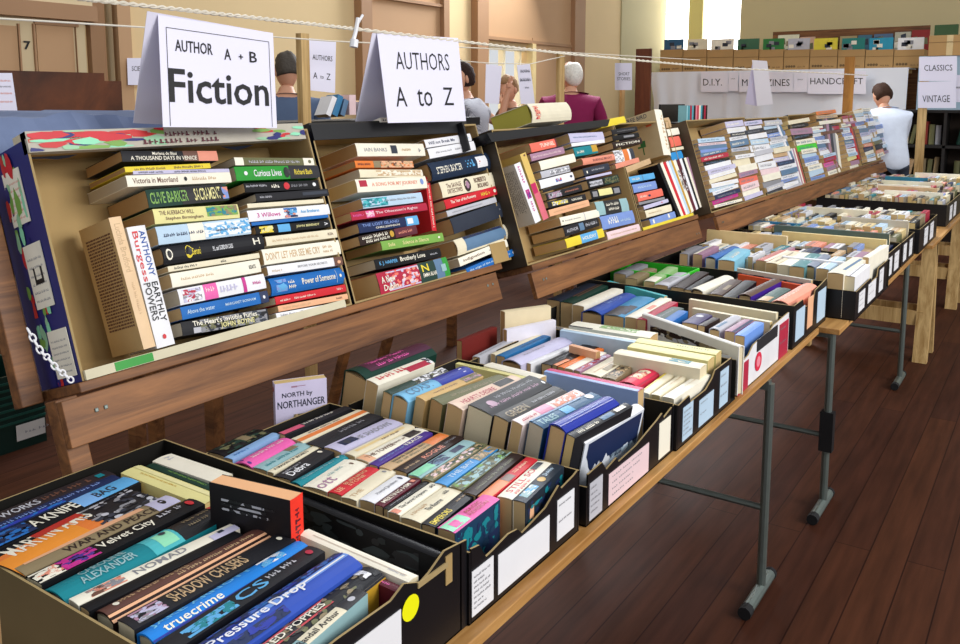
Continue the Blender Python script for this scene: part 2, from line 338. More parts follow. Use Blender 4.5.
# ---------------------------------------------------------------- tables
def table(name, label, x0, x1, y0, y1):
    e = empty('trestle_table', label, 'table', (x0, y0, 0)); e2 = Vector((x0, y0, 0))
    mb = MB(); mb.box((0, 0, .728), (x1-x0, y1-y0, .75), WOODL); mb.build('table_top', e, bevel=.002); return e
STEEL = mat('6e7874', .38, .12, 40, .5, .6); RUB = mat('black', .7)
def steel_leg(e, X0, X1, Y, Yf, zt=.728):
    b = Vector(e.location); mb = MB(); mb.box((X0-b.x, Y-b.y-.015, zt-.03), (X1-b.x, Y-b.y+.015, zt), STEEL)
    mb.build('top_bar', e); mb = MB(); mb.tube([(X0-b.x, Y-b.y, .3), (X1-b.x, Y-b.y, .3)], .011, STEEL); mb.build('leg_brace', e)
    for X in (X0, X1):
        mb = MB(); mb.tube([(X-b.x, Y-b.y, zt-.01), (X-b.x, Y-b.y, .025)], .0145, STEEL, 10)
        mb.tube([(X-b.x, Y-b.y-.15, .022), (X-b.x, Y-b.y+.11, .022)], .019, STEEL, 10); l = mb.build('leg', e, smooth=False)
        mb = MB(); mb.tube([(X-b.x, Y-b.y-.175, .022), (X-b.x, Y-b.y-.14, .022)], .021, RUB, 10); mb.build('rubber_foot', l); mb = MB(); mb.tube([(X-b.x, Y-b.y+.1, .022), (X-b.x, Y-b.y+.115, .022)], .021, RUB, 10)
        mb.build('rubber_foot', l)
t1 = table('table', 'long wooden table on steel legs nearest the aisle, carrying the first book trays', -1.46, -.73, .35, 3.36)
steel_leg(t1, -1.40, -.725, .8, 0); steel_leg(t1, -1.40, -.725, 2.70, 0)
t2 = table('table', 'wooden table on grey steel legs behind the nearest table', -1.46, -.66, 3.38, 5.66)
steel_leg(t2, -1.40, -.70, 3.45, 0); steel_leg(t2, -1.40, -.70, 5.31, 0)
mb = MB(); mb.box((.735, .05, .24), (.785, .09, .40), mat('black', .6, .1)); mb.build('tape_wrap', t2)
t3 = table('table', 'far table on pale wooden trestles at the end of the row', -1.46, -.62, 5.70, 9.15)
for Y in (5.95, 7.62, 8.8):
    b = t3.location
    for X in (-1.35, -.66):
        for s in (-1, 1):
            mb = MB(); q = [Vector((X-b.x-.04, Y-b.y+s*.0, .727)), Vector((X-b.x+.04, Y-b.y, .727))]
            f = Vector((0, s*.14, -.727)); w = Vector((0, .03, 0))
            vs = [q[0]-w, q[1]-w, q[1]+w, q[0]+w]; vs = vs+[v+f for v in vs]
            mb.grid(vs, [(0, 1, 2, 3), (7, 6, 5, 4), (0, 4, 5, 1), (1, 5, 6, 2), (2, 6, 7, 3), (3, 7, 4, 0)], WOODP); mb.build('trestle_leg', t3)
    for s in (-1, 1):
        mb = MB(); mb.box((-1.37-b.x, Y-b.y+s*.1-.012, .22), (-.66-b.x, Y-b.y+s*.1+.012, .31), WOODP); mb.build('trestle_rail', t3)
# ---------------------------------------------------------------- racks: leaning A frames with a ledge; local x = along, y = up the slope, z = out of it
TL = math.radians(18); RV = Vector((-math.sin(TL), 0, math.cos(TL))); RW = Vector((math.cos(TL), 0, math.sin(TL)))
def rackM(X, Y, Z): return frame((X, Y, Z), (0, 1, 0), RV, RW)
RACK = {1: (-1.6, 1.05), 2: (-1.545, 1.03), 3: (-1.50, 1.03)}
def rack(k, y0, y1, label, legs):
    X, Z = RACK[k]; e = empty('display_rack', label, 'rack', rackM(X, y0, Z)); L = y1-y0
    mb = MB(); mb.box((.055, -.022, -.19), (L, -.001, .012), WOODV); mb.build('ledge', e, bevel=.002)
    mb = MB(); mb.box((0.0, -.118, .018), (L-.08, -.026, .036), WOODV)
    for u in (.06, .08, L-.15, L-.12):
        mb.box((u, -.065-.03*(u*10 % 2 > 1), .036), (u+.008, -.057-.03*(u*10 % 2 > 1), .039), STEEL)
    mb.build('front_beam', e, bevel=.002)
    mb = MB(); mb.box((.3 if k == 1 else .02, -.01, -.21), (L, .46, -.19), WOODV); mb.build('back_board', e)
    low = -(Z-.02)/math.cos(TL)
    for u in legs:
        mb = MB(); mb.box((u, low, -.025), (u+.045, -.022, .015), WOODV)
        if not (u == 0.0 and k == 1): mb.box((u, -.022, -.235), (u+.045, .50, -.211), WOODV)
        if u == 0.0 and k == 1: mb.box((u, -.022, -.15), (u+.045, .42, -.115), WOODV); mb.build('front_leg', e, bevel=.002)
        mb = MB(); pts = [(u+.005, .5, -.236), (u+.04, .5, -.236), (u+.04, .5, -.27), (u+.005, .5, -.27)]
        inv = rackM(X, y0, Z).inverted(); bot = inv @ Vector((X-.85, y0+u, .01)); d = Vector((0, bot.y-.5, bot.z+.236))
        q = [Vector(v) for v in pts]; vs = q+[v+d for v in q]
        mb.grid(vs, [(3, 2, 1, 0), (4, 5, 6, 7), (0, 1, 5, 4), (1, 2, 6, 5), (2, 3, 7, 6), (3, 0, 4, 7)], WOODV); mb.build('rear_leg', e)
    mb = MB(); mb.box((0, low*.55-.06, -.045), (L, low*.55+.01, -.026), WOODV); mb.build('lower_rail', e)
    return e
def fix(e): e.rotation_mode = 'XYZ'
rack(1, .86, 2.46, 'slanting wooden display rack nearest the camera, holding the strawberry-printed box', (0.0, 1.5))
rack(2, 2.52, 4.22, 'slanting wooden display rack in the middle, between the nearest and the far racks', (0.02, 1.6))
rack(3, 4.28, 9.2, 'long slanting wooden rack at the far end, ending by the person in white', (0.02, 2.4, 4.8))
# display boxes: cartons lying on their sides, open to the front
KR = mat('a88c5c', .85, .1, 12, .2); KRE = mat('a48e64', .9, .12, 60, .1)
def dbox(k, y0, y1, h, label, out='black', inner='b49868', deep=.168, lip=None):
    X, Z = RACK[k]; e = empty('display_carton', label, 'box', rackM(X, y0, Z)); L = y1-y0; c = .005; mo = mat(out, .5, .1); mi_ = mat(inner, .85, .07, 9, .2)
    mb = MB(); mb.box((0, 0, -deep), (L, h, -deep+c), mi_); mb.build('carton_base', e)
    for nm, lo, hi, ilo, ihi in (('side_wall', (0, 0, -deep), (c, h, 0), (c, c, -deep+c), (c+.001, h-c, -.001)), ('side_wall', (L-c, 0, -deep), (L, h, 0), (L-c-.001, c, -deep+c), (L-c, h-c, -.001)),
            ('top_wall', (c, h-c, -deep+c), (L-c, h, .0), (c, h-c-.001, -deep+c), (L-c, h-c, -.001)), ('bottom_wall', (c, 0, -deep+c), (L-c, c*.9, .0), (c, c*.9, -deep+c), (L-c, c, -.001))):
        mb = MB(); mb.box(lo, hi, mo); mb.box(ilo, ihi, mi_)
        l2 = (lo[0], lo[1], 0); h2 = (hi[0], hi[1], .0008); mb.box(l2, h2, KRE); mb.build(nm, e)
    return e
# ---- printed strawberry carton (box 1)
def stickers(e, sheets, parent_name):
    pass
b1 = dbox(1, .93, 1.72, .505, 'strawberry-printed fruit carton on its side holding the nearest leaning books', out='23256e')
def deco(mb, fn, rnd, n, cols=('red', 'c83030', 'mint', '98c8a0', '23256e', 'leaf_green')):
    for _ in range(n):
        a, b = rnd.random(), rnd.random(); c = rnd.choice(cols); r1, r2 = rnd.uniform(.08, .2), rnd.uniform(.08, .25); k0 = rnd.random()*3
        mb.face([fn(min(1, max(0, a+r1*math.cos(t*math.pi/4+k0)*rnd.uniform(.6, 1))), min(1, max(0, b+r2*math.sin(t*math.pi/4+k0)*rnd.uniform(.6, 1)))) for t in range(8)], mat(c, .45))
rr = random.Random(3)
lv = [0]
def lvl(): lv[0] += .00006; return lv[0]
mb = MB()
for v0, v1 in ((.0, .2), (.15, .34), (.34, .5)):
    def fn(a, b, v0=v0, v1=v1): return (-.0008-lv[0], v0+(v1-v0)*b, -.125+.075*a)
    for _ in range(16): lvl(); deco(mb, fn, rr, 1)
mb.build('printed_fruit_pattern', b1)
for i, (v0, v1, w0, w1) in enumerate(((.345, .46, -.115, -.045), (.165, .30, -.10, -.03), (.015, .115, -.085, -.01))):
    mb = MB(); mb.box((-.0030, v0, w0), (-.0014, v1, w1), mat('ivory', .5))
    fn = lambda a, b: (-.0032, v0+(v1-v0)*b, w1-(w1-w0)*(1-a))
    for q in range(6): put_dash(mb, mat('grey' if i else 'salmon'), fn, .1, .9, .1+q*.13, .14+q*.13, .05)
    if i == 1:
        mb.box((-.0034, v0+.05, w0+.02), (-.0031, v0+.06, w0+.055), mat('black')); mb.box((-.0034, v0+.06, w0+.02), (-.0031, v0+.085, w0+.026), mat('black')); mb.box((-.0034, v0+.06, w0+.048), (-.0031, v0+.085, w0+.055), mat('black'))
    mb.build('paper_label', b1)
# top flap hanging over the rim, printed with fruit
mb = MB(); mb.box((0, .505, -.045), (.77, .52, .006), mat('c8bca0', .7)); mb.box((0, .475, -.014), (.77, .5198, .008), mat('b8b2a4', .7))
lv[0] = 0
def fn(a, b): return (.002+.766*a, .4765+.042*b, .0083+lv[0])
for _ in range(22): lvl(); deco(mb, lambda a, b: fn(a*.42, b), rr, 2)
for _ in range(16): lvl(); deco(mb, lambda a, b: fn(.72+a*.28, b), rr, 1)
put_dash(mb, mat('maroon'), fn, .34, .62, .1, .35, .02); put_dash(mb, mat('maroon'), fn, .42, .62, .5, .75, .02)
mb.build('printed_top_flap', b1)
mb = MB(); mb.box((.005, .0, -.004), (.76, .020, .008), mat('d0c8ac', .8)); mb.box((.07, .001, .008), (.16, .019, .0086), mat('green', .5)); mb.build('bottom_flap', b1)
b2 = dbox(1, 1.732, 2.545, .50, 'black fruit carton on its side beside the strawberry-printed one', out='black')
mb = MB(); mb.box((0, .47, 0), (.72, .515, .006), mat('black', .5)); mb.box((.0, .50, -.05), (.76, .522, -.0), mat('24201c', .6)); mb.box((.30, .515, -.03), (.38, .53, .007), mat('ivory', .6))
put_dash(mb, mat('black'), lambda a, b: (.30+.08*a, .516+.013*b, .0075), .1, .9, .2, .8, .15); mb.build('torn_top_flap', b2)
for lo, hi, mm in (((.70, 0, .0), (.795, .07, .004), KR), ((.69, .40, .0), (.70, .50, .03), mat('black'))): mb = MB(); mb.box(lo, hi, mm); mb.build('side_flap', b2)
b3 = dbox(2, 2.565, 3.55, .50, 'carton on its side in the middle rack holding tightly stacked paperbacks', out='3a3024')
b4 = dbox(2, 3.56, 4.20, .50, 'carton on its side holding a large tan book and thin upright books', out='6a5434')
mb = MB(); mb.box((.0, .0, .0), (.62, .013, .005), mat('yellow', .5)); mb.build('yellow_bottom_strip', b4)
yy = 4.33
for i, (ln, hh, ot, adj) in enumerate(((.98, .50, '4a3c2c', 'nearest'), (.95, .49, 'black', 'second nearest'), (.98, .50, '2c2a30', 'middle'), (.95, .48, '5a4830', 'second farthest'), (.9, .47, 'black', 'farthest'))):
    dbox(3, yy, yy+ln, hh, '%s of the five cartons on their sides along the far slanting rack' % adj, out=ot); yy += ln+.02
# ---------------------------------------------------------------- books in the display cartons
def rackbooks(k, rows, where, group, D=.15):
    X, Z = RACK[k]; n = len(rows); p0 = Vector((X, 0, Z))+RW*.002
    for i, r in enumerate(rows):
        col, px, spec = r[0], r[1:7], r[7]; kw = dict(r[8]) if len(r) > 8 else {}
        words = kw.pop('desc', nice(col)); t = 'topmost in' if i == 0 else ('lowest in' if i == n-1 else (ORD[i+1]+' from the top of' if i < n/2 else ORD[n-i]+' from the bottom of'))
        kind = 'hardback' if kw.get('hard') else 'paperback'
        quad_book(px, p0+RW*kw.pop('dw', 0), RW, col, kw.pop('D', D), '%s %s, %s %s' % (words, kind, t, where), spec=spec, group=group, **kw)
G1 = 'books in the strawberry-printed carton'
rackbooks(1, [
 ('charcoal', 120.4,150.3, 122.8,161.5, 218.4,160.6, 'R brown .62 .78 0 1;R salmon .78 1 0 1;T ivory .08 .76 .12 .5 A THOUSAND DAYS IN VENICE;T ivory .3 .55 .6 .9 Marlena de Blasi', dict(pages='brown', desc='dark and rose')),
 ('yellow', 125.6,166.6, 125.6,172.2, 211,168, 'D brown .1 .45 .25 .7;D brown .55 .9 .25 .7', dict(pages='brown')),
 ('lilac', 132,170.5, 133.5,174.4, 229.7,172, 'D slate .05 .3 .25 .75;D slate .4 .75 .25 .75', dict(pages='tan')),
 ('ivory', 126,175, 128,186.8, 232,182, 'T brown .05 .46 .25 .75 Victoria in Maoriland;D tan .6 .86 .35 .65;O black .52 .55 .3 .7', dict(pages='grey', D=.163)),
 ('dark_green', 145.3,189, 149.6,207.8, 229.7,199.8, 'R black .4 .95 0 1;T leaf_green .03 .48 .18 .82 CLIVE BARKER;T pale_yellow .56 .9 .15 .85 SACRAMENT;M periwinkle,salmon .92 1 .1 .8;D pale_yellow .5 .54 .3 .7', dict(pages='brown', desc='dark green and black', D=.16)),
 ('pale_yellow', 150,208.6, 155.6,224, 240.4,217.6, 'T brown .06 .45 .55 .85 THE AUERBACH WILL;T brown .12 .55 .15 .42 Stephen Birmingham;M leaf_green,teal,khaki .6 .98 .25 .95', dict(pages='brown')),
 ('pale_blue', 155.6,226, 159.4,244.8, 251.8,233.6, 'R ivory .32 .48 0 1;M e8f0f8,sky_blue .48 1 .1 .9;D navy .06 .5 .38 .56;D navy .6 .9 .38 .5', dict(pages='tan')),
 ('charcoal', 159.4,246.3, 165.6,264.5, 266,248.6, 'O yellow .2 .27 .15 .9;O charcoal .22 .26 .3 .75;T yellow .26 .34 .3 .7 Gerund;T white .46 .66 .35 .62 P.L. and GORDON CASS;T ivory .88 .95 .35 .75 H;O ivory .02 .08 .2 .85;O charcoal .035 .07 .3 .75', dict(pages='brown', desc='glossy black', hard=True)),
 ('cream', 166.7,266.4, 168.8,272, 260,257.8, 'D black .06 .3 .3 .75;D black .55 .62 .3 .75', dict(pages='tan')),
 ('ivory', 168.8,273.3, 173,287.6, 261.8,271.6, 'D tan .1 .45 .4 .6;T black .86 .94 .35 .65 KEATS', dict(pages='tan')),
 ('white', 176,289, 181,305.2, 267,287.8, 'M lilac,white,grey,crimson .04 .24 .1 .9;R pink .27 .42 0 1;R magenta .72 .76 0 1;D pale_pink .29 .4 .5 .8;D lilac .45 .7 .3 .7;D magenta .84 .94 .4 .6', dict(pages='grey', desc='pink-panelled white')),
 ('blue', 181,306.7, 183,319.8, 269.5,301.7, 'T pale_blue .06 .36 .35 .7 Above the water;T pale_blue .48 .84 .4 .62 MARGARET BONHAM;R navy .9 1 0 1;O white .93 .96 .35 .65', dict(pages='tan')),
 ('charcoal', 179.3,322, 183.3,336, 269.5,320.5, 'R silver .12 .24 .05 .45;M grey,slate,olive .2 .98 .0 .95;T ivory .12 .86 .56 .95 The Heart\'s Invisible Furies;T pale_yellow .42 .82 .02 .5 JOHN BOYNE', dict(pages='grey', desc='grey and black')),
], 'the left stack, strawberry carton', G1)
rackbooks(1, [
 ('olive', 233,157, 235.5,165.2, 316,165.2, 'R ivory 0 .1 0 1;R ivory .84 .98 0 1;D silver .16 .8 .3 .65;O olive .9 .94 .25 .75', dict(pages='grey')),
 ('green', 234.7,166, 237,180.6, 320.6,177.6, 'R charcoal .62 1 0 1;T white .2 .52 .25 .75 Curious Lives;T yellow .68 .9 .3 .7 Richard Bach;O white .09 .13 .35 .65;O charcoal .55 .62 .1 .9', dict(pages='grey', desc='green and black')),
 ('black', 244,182.7, 245.6,192.4, 320,188.6, 'D silver .02 .3 .55 .8;D ivory .34 .46 .35 .75;O red .5 .58 .1 .9;D grey .6 .84 .35 .65;O white .9 .95 .3 .75', dict(pages='tan')),
 ('charcoal', 255.7,193.5, 257,201.6, 329.4,195.6, 'D silver .05 .2 .4 .65;R slate .62 .98 .3 .75', dict(pages='grey')),
 ('cream', 247,203.6, 248,208, 324,202.6, '', dict(pages='brown')),
 ('white', 247,210.2, 249.5,221.8, 330.5,214, 'T magenta .1 .37 .3 .7 3 Willows;M blue,salmon,navy,sky_blue .42 .58 .05 .95;T sky_blue .62 .86 .35 .65 Ann Brashares', dict(pages='tan')),
 ('blue', 251,222.5, 252,225.8, 328.6,217.3, '', dict(pages='tan')),
 ('black', 255,226.4, 256.5,234.5, 331,226.8, 'M yellow,pale_yellow .05 .22 .1 .95;R sky_blue .28 .44 0 1;T pale_yellow .52 .84 .3 .7 JOHN BERENDT;T white .91 .96 .3 .7 >', dict(pages='brown')),
 ('cream', 264,236.6, 267.2,246, 337.8,237.2, 'D tan .08 .72 .35 .6;T brown .86 .94 .35 .65 KEA', dict(pages='brown')),
 ('ivory', 261.5,249, 265,264.8, 341.6,253.6, 'T tan .03 .72 .25 .75 DON\'T LET HER SEE ME CRY;D tan .76 .9 .55 .75;D tan .76 .9 .25 .45', dict(pages='tan')),
 ('white', 265.8,266.2, 268.7,275.5, 343.3,264.6, 'D tan .05 .18 .3 .55;T grey .38 .78 .4 .65 BEFORE YOUR SECRETS;R brown .88 1 0 1;O peach .92 .97 .2 .6', dict(pages='tan')),
 ('blue', 271.2,277.4, 273.3,295.8, 346.3,282.6, 'M periwinkle,sky_blue .06 .2 .15 .85;D ivory .22 .32 .55 .75;D ivory .22 .32 .25 .45;T ivory .4 .86 .35 .72 Power of Someone;R pale_blue .88 .885 .1 .9;O ivory .92 .95 .4 .6', dict(pages='tan', hard=True)),
 ('red', 273.8,297, 276.3,304.8, 346.7,291.2, 'D ivory .06 .2 .3 .55;D ivory .25 .55 .3 .55;D ivory .86 .95 .4 .7', dict(pages='cream')),
 ('peach', 276.9,306, 278.9,311.8, 348.4,298.8, 'D tan .06 .45 .3 .7;D brown .82 .92 .3 .7', dict(pages='tan')),
 ('white', 276.3,313, 277.2,319.8, 346.3,307, 'T grey .05 .78 .3 .75 Julian Barnes  The Sense of an Ending', dict(pages='cream')),
 ('grey', 279,321.5, 280,325.5, 336,314.5, 'R red .4 .6 0 1;R leaf_green .62 .9 0 1', dict(pages='tan', desc='grey and red thin')),
], 'the right stack, strawberry carton', G1)
def upright(k, px, col, label, spec, D=.11, **kw):
    """px = top-left, top-right, bottom-right of the spine in the photo plane; text reads downward"""
    X, Z = RACK[k]; p0 = Vector((X, 0, Z))+RW*kw.pop('dw', .002)
    a, b, c = [on(px[i], px[i+1], p0, RW) for i in (0, 2, 4)]
    l = (c-b).normalized(); t = RW.cross(l); th = max(.004, (b-a).dot(t))*.96; L = (c-b).length; o = (b+c)/2-t*th
    return book(frame(o, l, t, RW), col, L, th, D, label, spec, **kw)
upright(1, (108.4,218, 121,216, 156,346), 'e4c49c', 'upright cream book showing a page of print, leftmost in the strawberry carton', 'T tan .05 .42 .25 .75 Lucinda Bradford;D tan .5 .75 .4 .6', D=.125, face='c8ac7c', group=G1, side='a P brown .1 .82 .12 .92 30', pages='ochre', dw=.006)
upright(1, (126,226.6, 145.3,224.7, 175.6,343.5), 'white', 'upright white book with red and blue lettering beside the page of print', 'T red .04 .46 .1 .48 Burgess;T 1e50a0 .04 .42 .54 .88 ANTHONY;T black .47 .8 .54 .88 EARTHLY;T black .47 .78 .12 .46 POWERS;O red .9 .94 .4 .6', group=G1, pages='tan', dw=.004)
G2 = 'books in the black fruit carton'
rackbooks(1, [
 ('ivory', 355.6,142.5, 358.2,156.2, 426,155.6, 'T grey .1 .42 .35 .65 IAIN BANKS;R slate .48 .57 .2 .85;D tan .64 .8 .4 .6;D grey .9 .95 .3 .7', dict(pages='brown', D=.163)),
 ('orange', 354.3,160.3, 356,167.6, 414,167.4, 'R khaki .3 .42 0 1;M peach,tan,brown .42 1 0 1;D maroon .04 .26 .35 .65', dict(pages='brown')),
 ('cream', 359.8,169, 360.5,177.4, 423.4,177, 'M tan,ivory .25 1 .2 .9;D ivory .5 .9 .3 .7', dict(pages='grey')),
 ('ivory', 355,178.7, 358.2,192.4, 428,187.8, 'M crimson .04 .14 .4 .9;T salmon .2 .86 .3 .68 A SONG FOR MY JOURNEY;O periwinkle .9 .95 .3 .8', dict(pages='ochre', D=.118, desc='pinkish white')),
 ('pale_blue', 360.5,198, 363.6,208.6, 423.4,201.6, 'M teal,turquoise 0 .4 .1 .9;D grey .35 .9 .45 .65', dict(pages='tan', desc='turquoise and white')),
 ('crimson', 351.2,212, 352.2,220.6, 428,210, 'T pale_pink .3 .86 .3 .75 The Obsession\'s Rights;M pink,pale_pink .18 .28 .1 .9;D pink .02 .16 .4 .7', dict(pages='tan')),
 ('navy', 358.4,223, 360,233.2, 419.4,224.2, 'R sky_blue .78 1 0 1;T periwinkle .06 .66 .55 .85 THE LOST ISLAND;T ivory .26 .66 .15 .4 CHRIS JOHNSON;M white .8 .9 .2 .8', dict(pages='tan')),
 ('dark_brown', 359.2,235.6, 360.8,245.8, 417.8,233.4, 'D ivory .05 .5 .55 .9;D ivory .1 .5 .15 .45;R maroon .6 1 0 1;O mustard .51 .58 .2 .9;D salmon .66 .92 .35 .65', dict(pages='tan')),
 ('leaf_green', 379.5,241.2, 382.7,250.4, 444.4,240.8, 'T pale_yellow .1 .2 .3 .7 Sofie;T pale_yellow .32 .74 .3 .72 Science in Silence;O ivory .9 .94 .4 .65', dict(pages='brown', dw=.008)),
 ('black', 374,259.2, 376.4,269.8, 442,256.8, 'T sky_blue .06 .32 .25 .7 E. J. HARPER;T ivory .36 .74 .2 .8 Brotherly Love;D silver .82 .94 .4 .6', dict(pages='grey')),
 ('crimson', 377.2,272.3, 381.9,295.6, 451.4,276.6, 'M lilac,salmon,pale_pink,coral .12 .56 .1 .95;R dark_green .56 .8 0 1;R steel_blue .8 .92 0 1;R green .92 1 0 1;T ivory .04 .22 .5 .8 A New;T ivory .05 .24 .15 .42 Dublin;T yellow .6 .7 .55 .9 N;T ivory .6 .8 .3 .48 EMMA BLAIR;M pale_teal .88 .95 .35 .7', dict(pages='tan', desc='red, lilac and green patterned')),
], 'left stack of black carton', G2)
rackbooks(1, [
 ('white', 424.4,139.6, 426.5,147.8, 472.2,140.6, 'T navy .06 .62 .3 .7 Will not Break Me;D pale_blue .74 .95 .35 .65', dict(pages='brown')),
 ('white', 426.8,148.6, 430.3,158.6, 476.4,149.8, 'D grey .14 .48 .4 .6;D grey .55 .75 .4 .6', dict(pages='tan', desc='plain white')),
 ('1c2c44', 430.7,161.5, 434.4,180.6, 493.8,168, 'T ivory .08 .48 .3 .68 STEPHEN BAXTER;D sky_blue .56 .74 .35 .75;R white .74 .92 .2 .85;D red .77 .8 .4 .7', dict(pages='brown', hard=True, desc='dark navy white-stickered', dw=.006)),
 ('cream', 440,181.4, 443.5,197.8, 497.3,186.2, 'T brown .1 .36 .52 .82 The SAVAGE;T brown .1 .36 .18 .46 DETECTIVES;O dark_brown .4 .52 .05 .95;O mauve .43 .49 .25 .75;T brown .6 .82 .52 .85 ROBERTO;T brown .64 .84 .15 .45 BOLANO', dict(pages='tan')),
 ('red', 444.2,199.6, 446.6,209.2, 499.4,193.8, 'T ivory .1 .56 .3 .75 The Year of the Runaway;D yellow .66 .84 .3 .7;O ivory .9 .95 .3 .7', dict(pages='tan')),
 ('silver', 447,210.7, 448,216.8, 497,202, 'D grey .1 .7 .4 .6', dict(pages='tan')),
 ('slate', 450.7,217.7, 455,234, 504.7,216, 'D grey .93 .96 .5 .6', dict(pages='brown')),
 ('cream', 456.6,238.6, 459.7,255.6, 511,237.8, 'R steel_blue .16 .93 .12 1;M navy,slate .16 .93 .85 1', dict(pages='brown', hard=True, desc='steel blue cream-bordered')),
 ('ivory', 458.4,258, 460.5,266.5, 508.6,246.4, 'T brown .08 .5 .25 .7 indignation;D grey .6 .8 .4 .6;O black .9 .94 .4 .7', dict(pages='grey')),
 ('blue', 466.7,268, 468.2,275.6, 518,254, 'T pale_blue .05 .85 .3 .7 the edge of the southern shore;O white .9 .95 .3 .7', dict(pages='tan')),
], 'right stack of black carton', G2)
upright(1, (425,178, 429.6,177.4, 437,231), 'red', 'thin red book standing upright between the two stacks in the black carton', 'D ivory .05 .95 .35 .65', group=G2, dw=-.02, D=.09)
G3 = 'books in the cartons of the middle rack'
rackbooks(2, [
 ('coral', 529,143.5, 532,152.4, 558,146.4, 'T ivory .35 .9 .3 .75 TUNNEL;R maroon .95 1 0 1', {}),
 ('mauve', 529.6,154, 532,161.2, 565.2,153.1, 'D pale_pink .05 .9 .35 .65', dict(desc='pinkish lilac')),
 ('ivory', 539,161, 541.5,170.1, 576.4,161.5, '', {}),
 ('silver', 540,171.5, 542.2,178.3, 570.8,171.3, 'M grey,white .3 1 .2 .8', {}),
 ('white', 539,180, 541.5,188.8, 575,179.8, 'M blue,red,white .45 .62 .3 .7;O navy .88 .95 .4 .7', {}),
 ('charcoal', 542.9,189.6, 543.6,192.6, 574,183.6, '', {}),
 ('charcoal', 543.6,193.6, 547.5,200.2, 583,190.6, 'M grey,mauve,silver .05 .4 .1 .9;D salmon .5 .9 .4 .6', dict(desc='dark mottled')),
 ('charcoal', 547.5,201.5, 549,208, 586.7,199.6, 'M yellow,white,grey .1 .5 .2 .8;D ivory .6 .9 .3 .7', dict(desc='black and yellow')),
 ('peach', 549,209.6, 550.3,216.6, 590,205.6, 'D tan .1 .9 .4 .6', {}),
 ('ivory', 558.3,217.5, 561.7,225.6, 600,216.5, 'R silver .6 .62 0 1;D grey .1 .5 .4 .55;O black .04 .07 .4 .6', {}),
 ('charcoal', 562.5,227, 565.8,236.5, 600,225.6, 'T silver .06 .38 .3 .65 AUTHOR;R steel_blue .42 .55 .1 .9;D silver .6 .95 .35 .7', dict(desc='black blue-banded')),
 ('yellow', 564.2,239, 567.5,248.1, 605,236.5, 'R sky_blue .38 .82 0 1;T ivory .42 .78 .3 .7 HOLIDAY', dict(desc='yellow and blue')),
], 'first stack, carton of tight stacks', G3)
rackbooks(2, [
 ('lilac', 569.4,133, 570.8,142.4, 605,140, 'D steel_blue .1 .8 .45 .6', {}),
 ('white', 572,143, 572,146.6, 605,142.5, '', {}),
 ('teal', 572.2,147.7, 575.7,156.6, 598.6,152.6, 'R mustard .75 1 .2 1;D ivory .1 .4 .3 .6', {}),
 ('salmon', 581.5,158.2, 583.9,165, 615.7,159.6, 'T maroon .3 .9 .3 .65 BURNING BRIGHT', dict(hard=True)),
 ('slate', 581.5,168.6, 584.6,175.8, 610.3,169.6, 'D silver .3 .8 .4 .65;O ivory .1 .15 .2 .6', {}),
 ('lilac', 585.4,177, 586.2,179.4, 611.8,173.7, '', {}),
 ('black', 587,180.2, 589.3,189, 620.3,182, 'M silver,grey .05 .45 .2 .8;M dark_green,olive .5 .98 .1 .9', dict(desc='black and green')),
 ('black', 590,190, 592.4,199.1, 622,193.8, 'R pale_yellow .25 .7 .2 .95;M grey .05 .2 .2 .8;M grey .75 .95 .2 .8', dict(desc='black yellow-banded')),
 ('pale_teal', 593.3,201.5, 598.3,215.6, 630,210.6, 'R charcoal .25 .75 0 1;D ivory .3 .7 .6 .8;D ivory .35 .7 .25 .45', dict(desc='pale dark-banded')),
 ('periwinkle', 596.7,216.7, 603.3,229.8, 635.8,222.3, 'D ivory .2 .5 .3 .8;D pale_blue .55 .9 .3 .5', {}),
 ('pale_pink', 605.8,232.2, 608.3,239.8, 640.8,230.6, 'D tan .1 .9 .4 .6', {}),
], 'second stack, carton of tight stacks', G3)
rackbooks(2, [
 ('yellow', 601,120, 601.7,127.8, 626.6,122.8, '', dict(desc='yellow')),
 ('charcoal', 611.8,129.5, 612.6,134.8, 638,130.8, 'D grey .2 .9 .4 .6', {}),
 ('black', 612.8,135.5, 613.4,140.8, 639.8,137, 'M grey .4 .8 .3 .7', {}),
 ('dark_brown', 612.6,142, 614,148.8, 642.9,143.3, 'T ivory .1 .9 .3 .65 FICTION', {}),
 ('white', 611.8,150.4, 616.5,162.7, 635.9,159.6, 'R orange .45 .7 0 1;R slate .8 1 0 1;M grey,white .0 .4 .1 .9', dict(desc='white and orange')),
 ('salmon', 615.7,163.6, 616.5,168.8, 639.8,161.8, '', {}),
 ('tan', 625,167.2, 627.3,172.8, 651.4,163.4, '', {}),
 ('sky_blue', 628,176.8, 630.4,182.8, 655.3,178.2, 'D ivory .1 .4 .3 .7;R steel_blue .5 .52 0 1', {}),
 ('periwinkle', 631.2,184.6, 634.3,192.8, 657.6,188.3, 'D pale_blue .2 .8 .4 .7', {}),
 ('coral', 635.9,193.9, 638.8,201.7, 663.8,195.4, 'O navy .4 .5 .3 .6;D ivory .1 .35 .4 .7', {}),
 ('grey', 639,202.3, 639.4,205, 665,199.2, '', {}),
 ('lilac', 643,206, 644.4,209.6, 668.8,202, 'O red .7 .75 .3 .7', {}),
 ('cream', 644.4,210.6, 646.9,217.8, 672.5,210.8, 'D tan .1 .6 .4 .6', {}),
 ('periwinkle', 648,219.5, 651.3,225.8, 676.3,217.3, 'R ivory .1 .16 .2 .8;R ivory .7 .76 .3 .9', {}),
], 'third stack of the middle rack', G3)
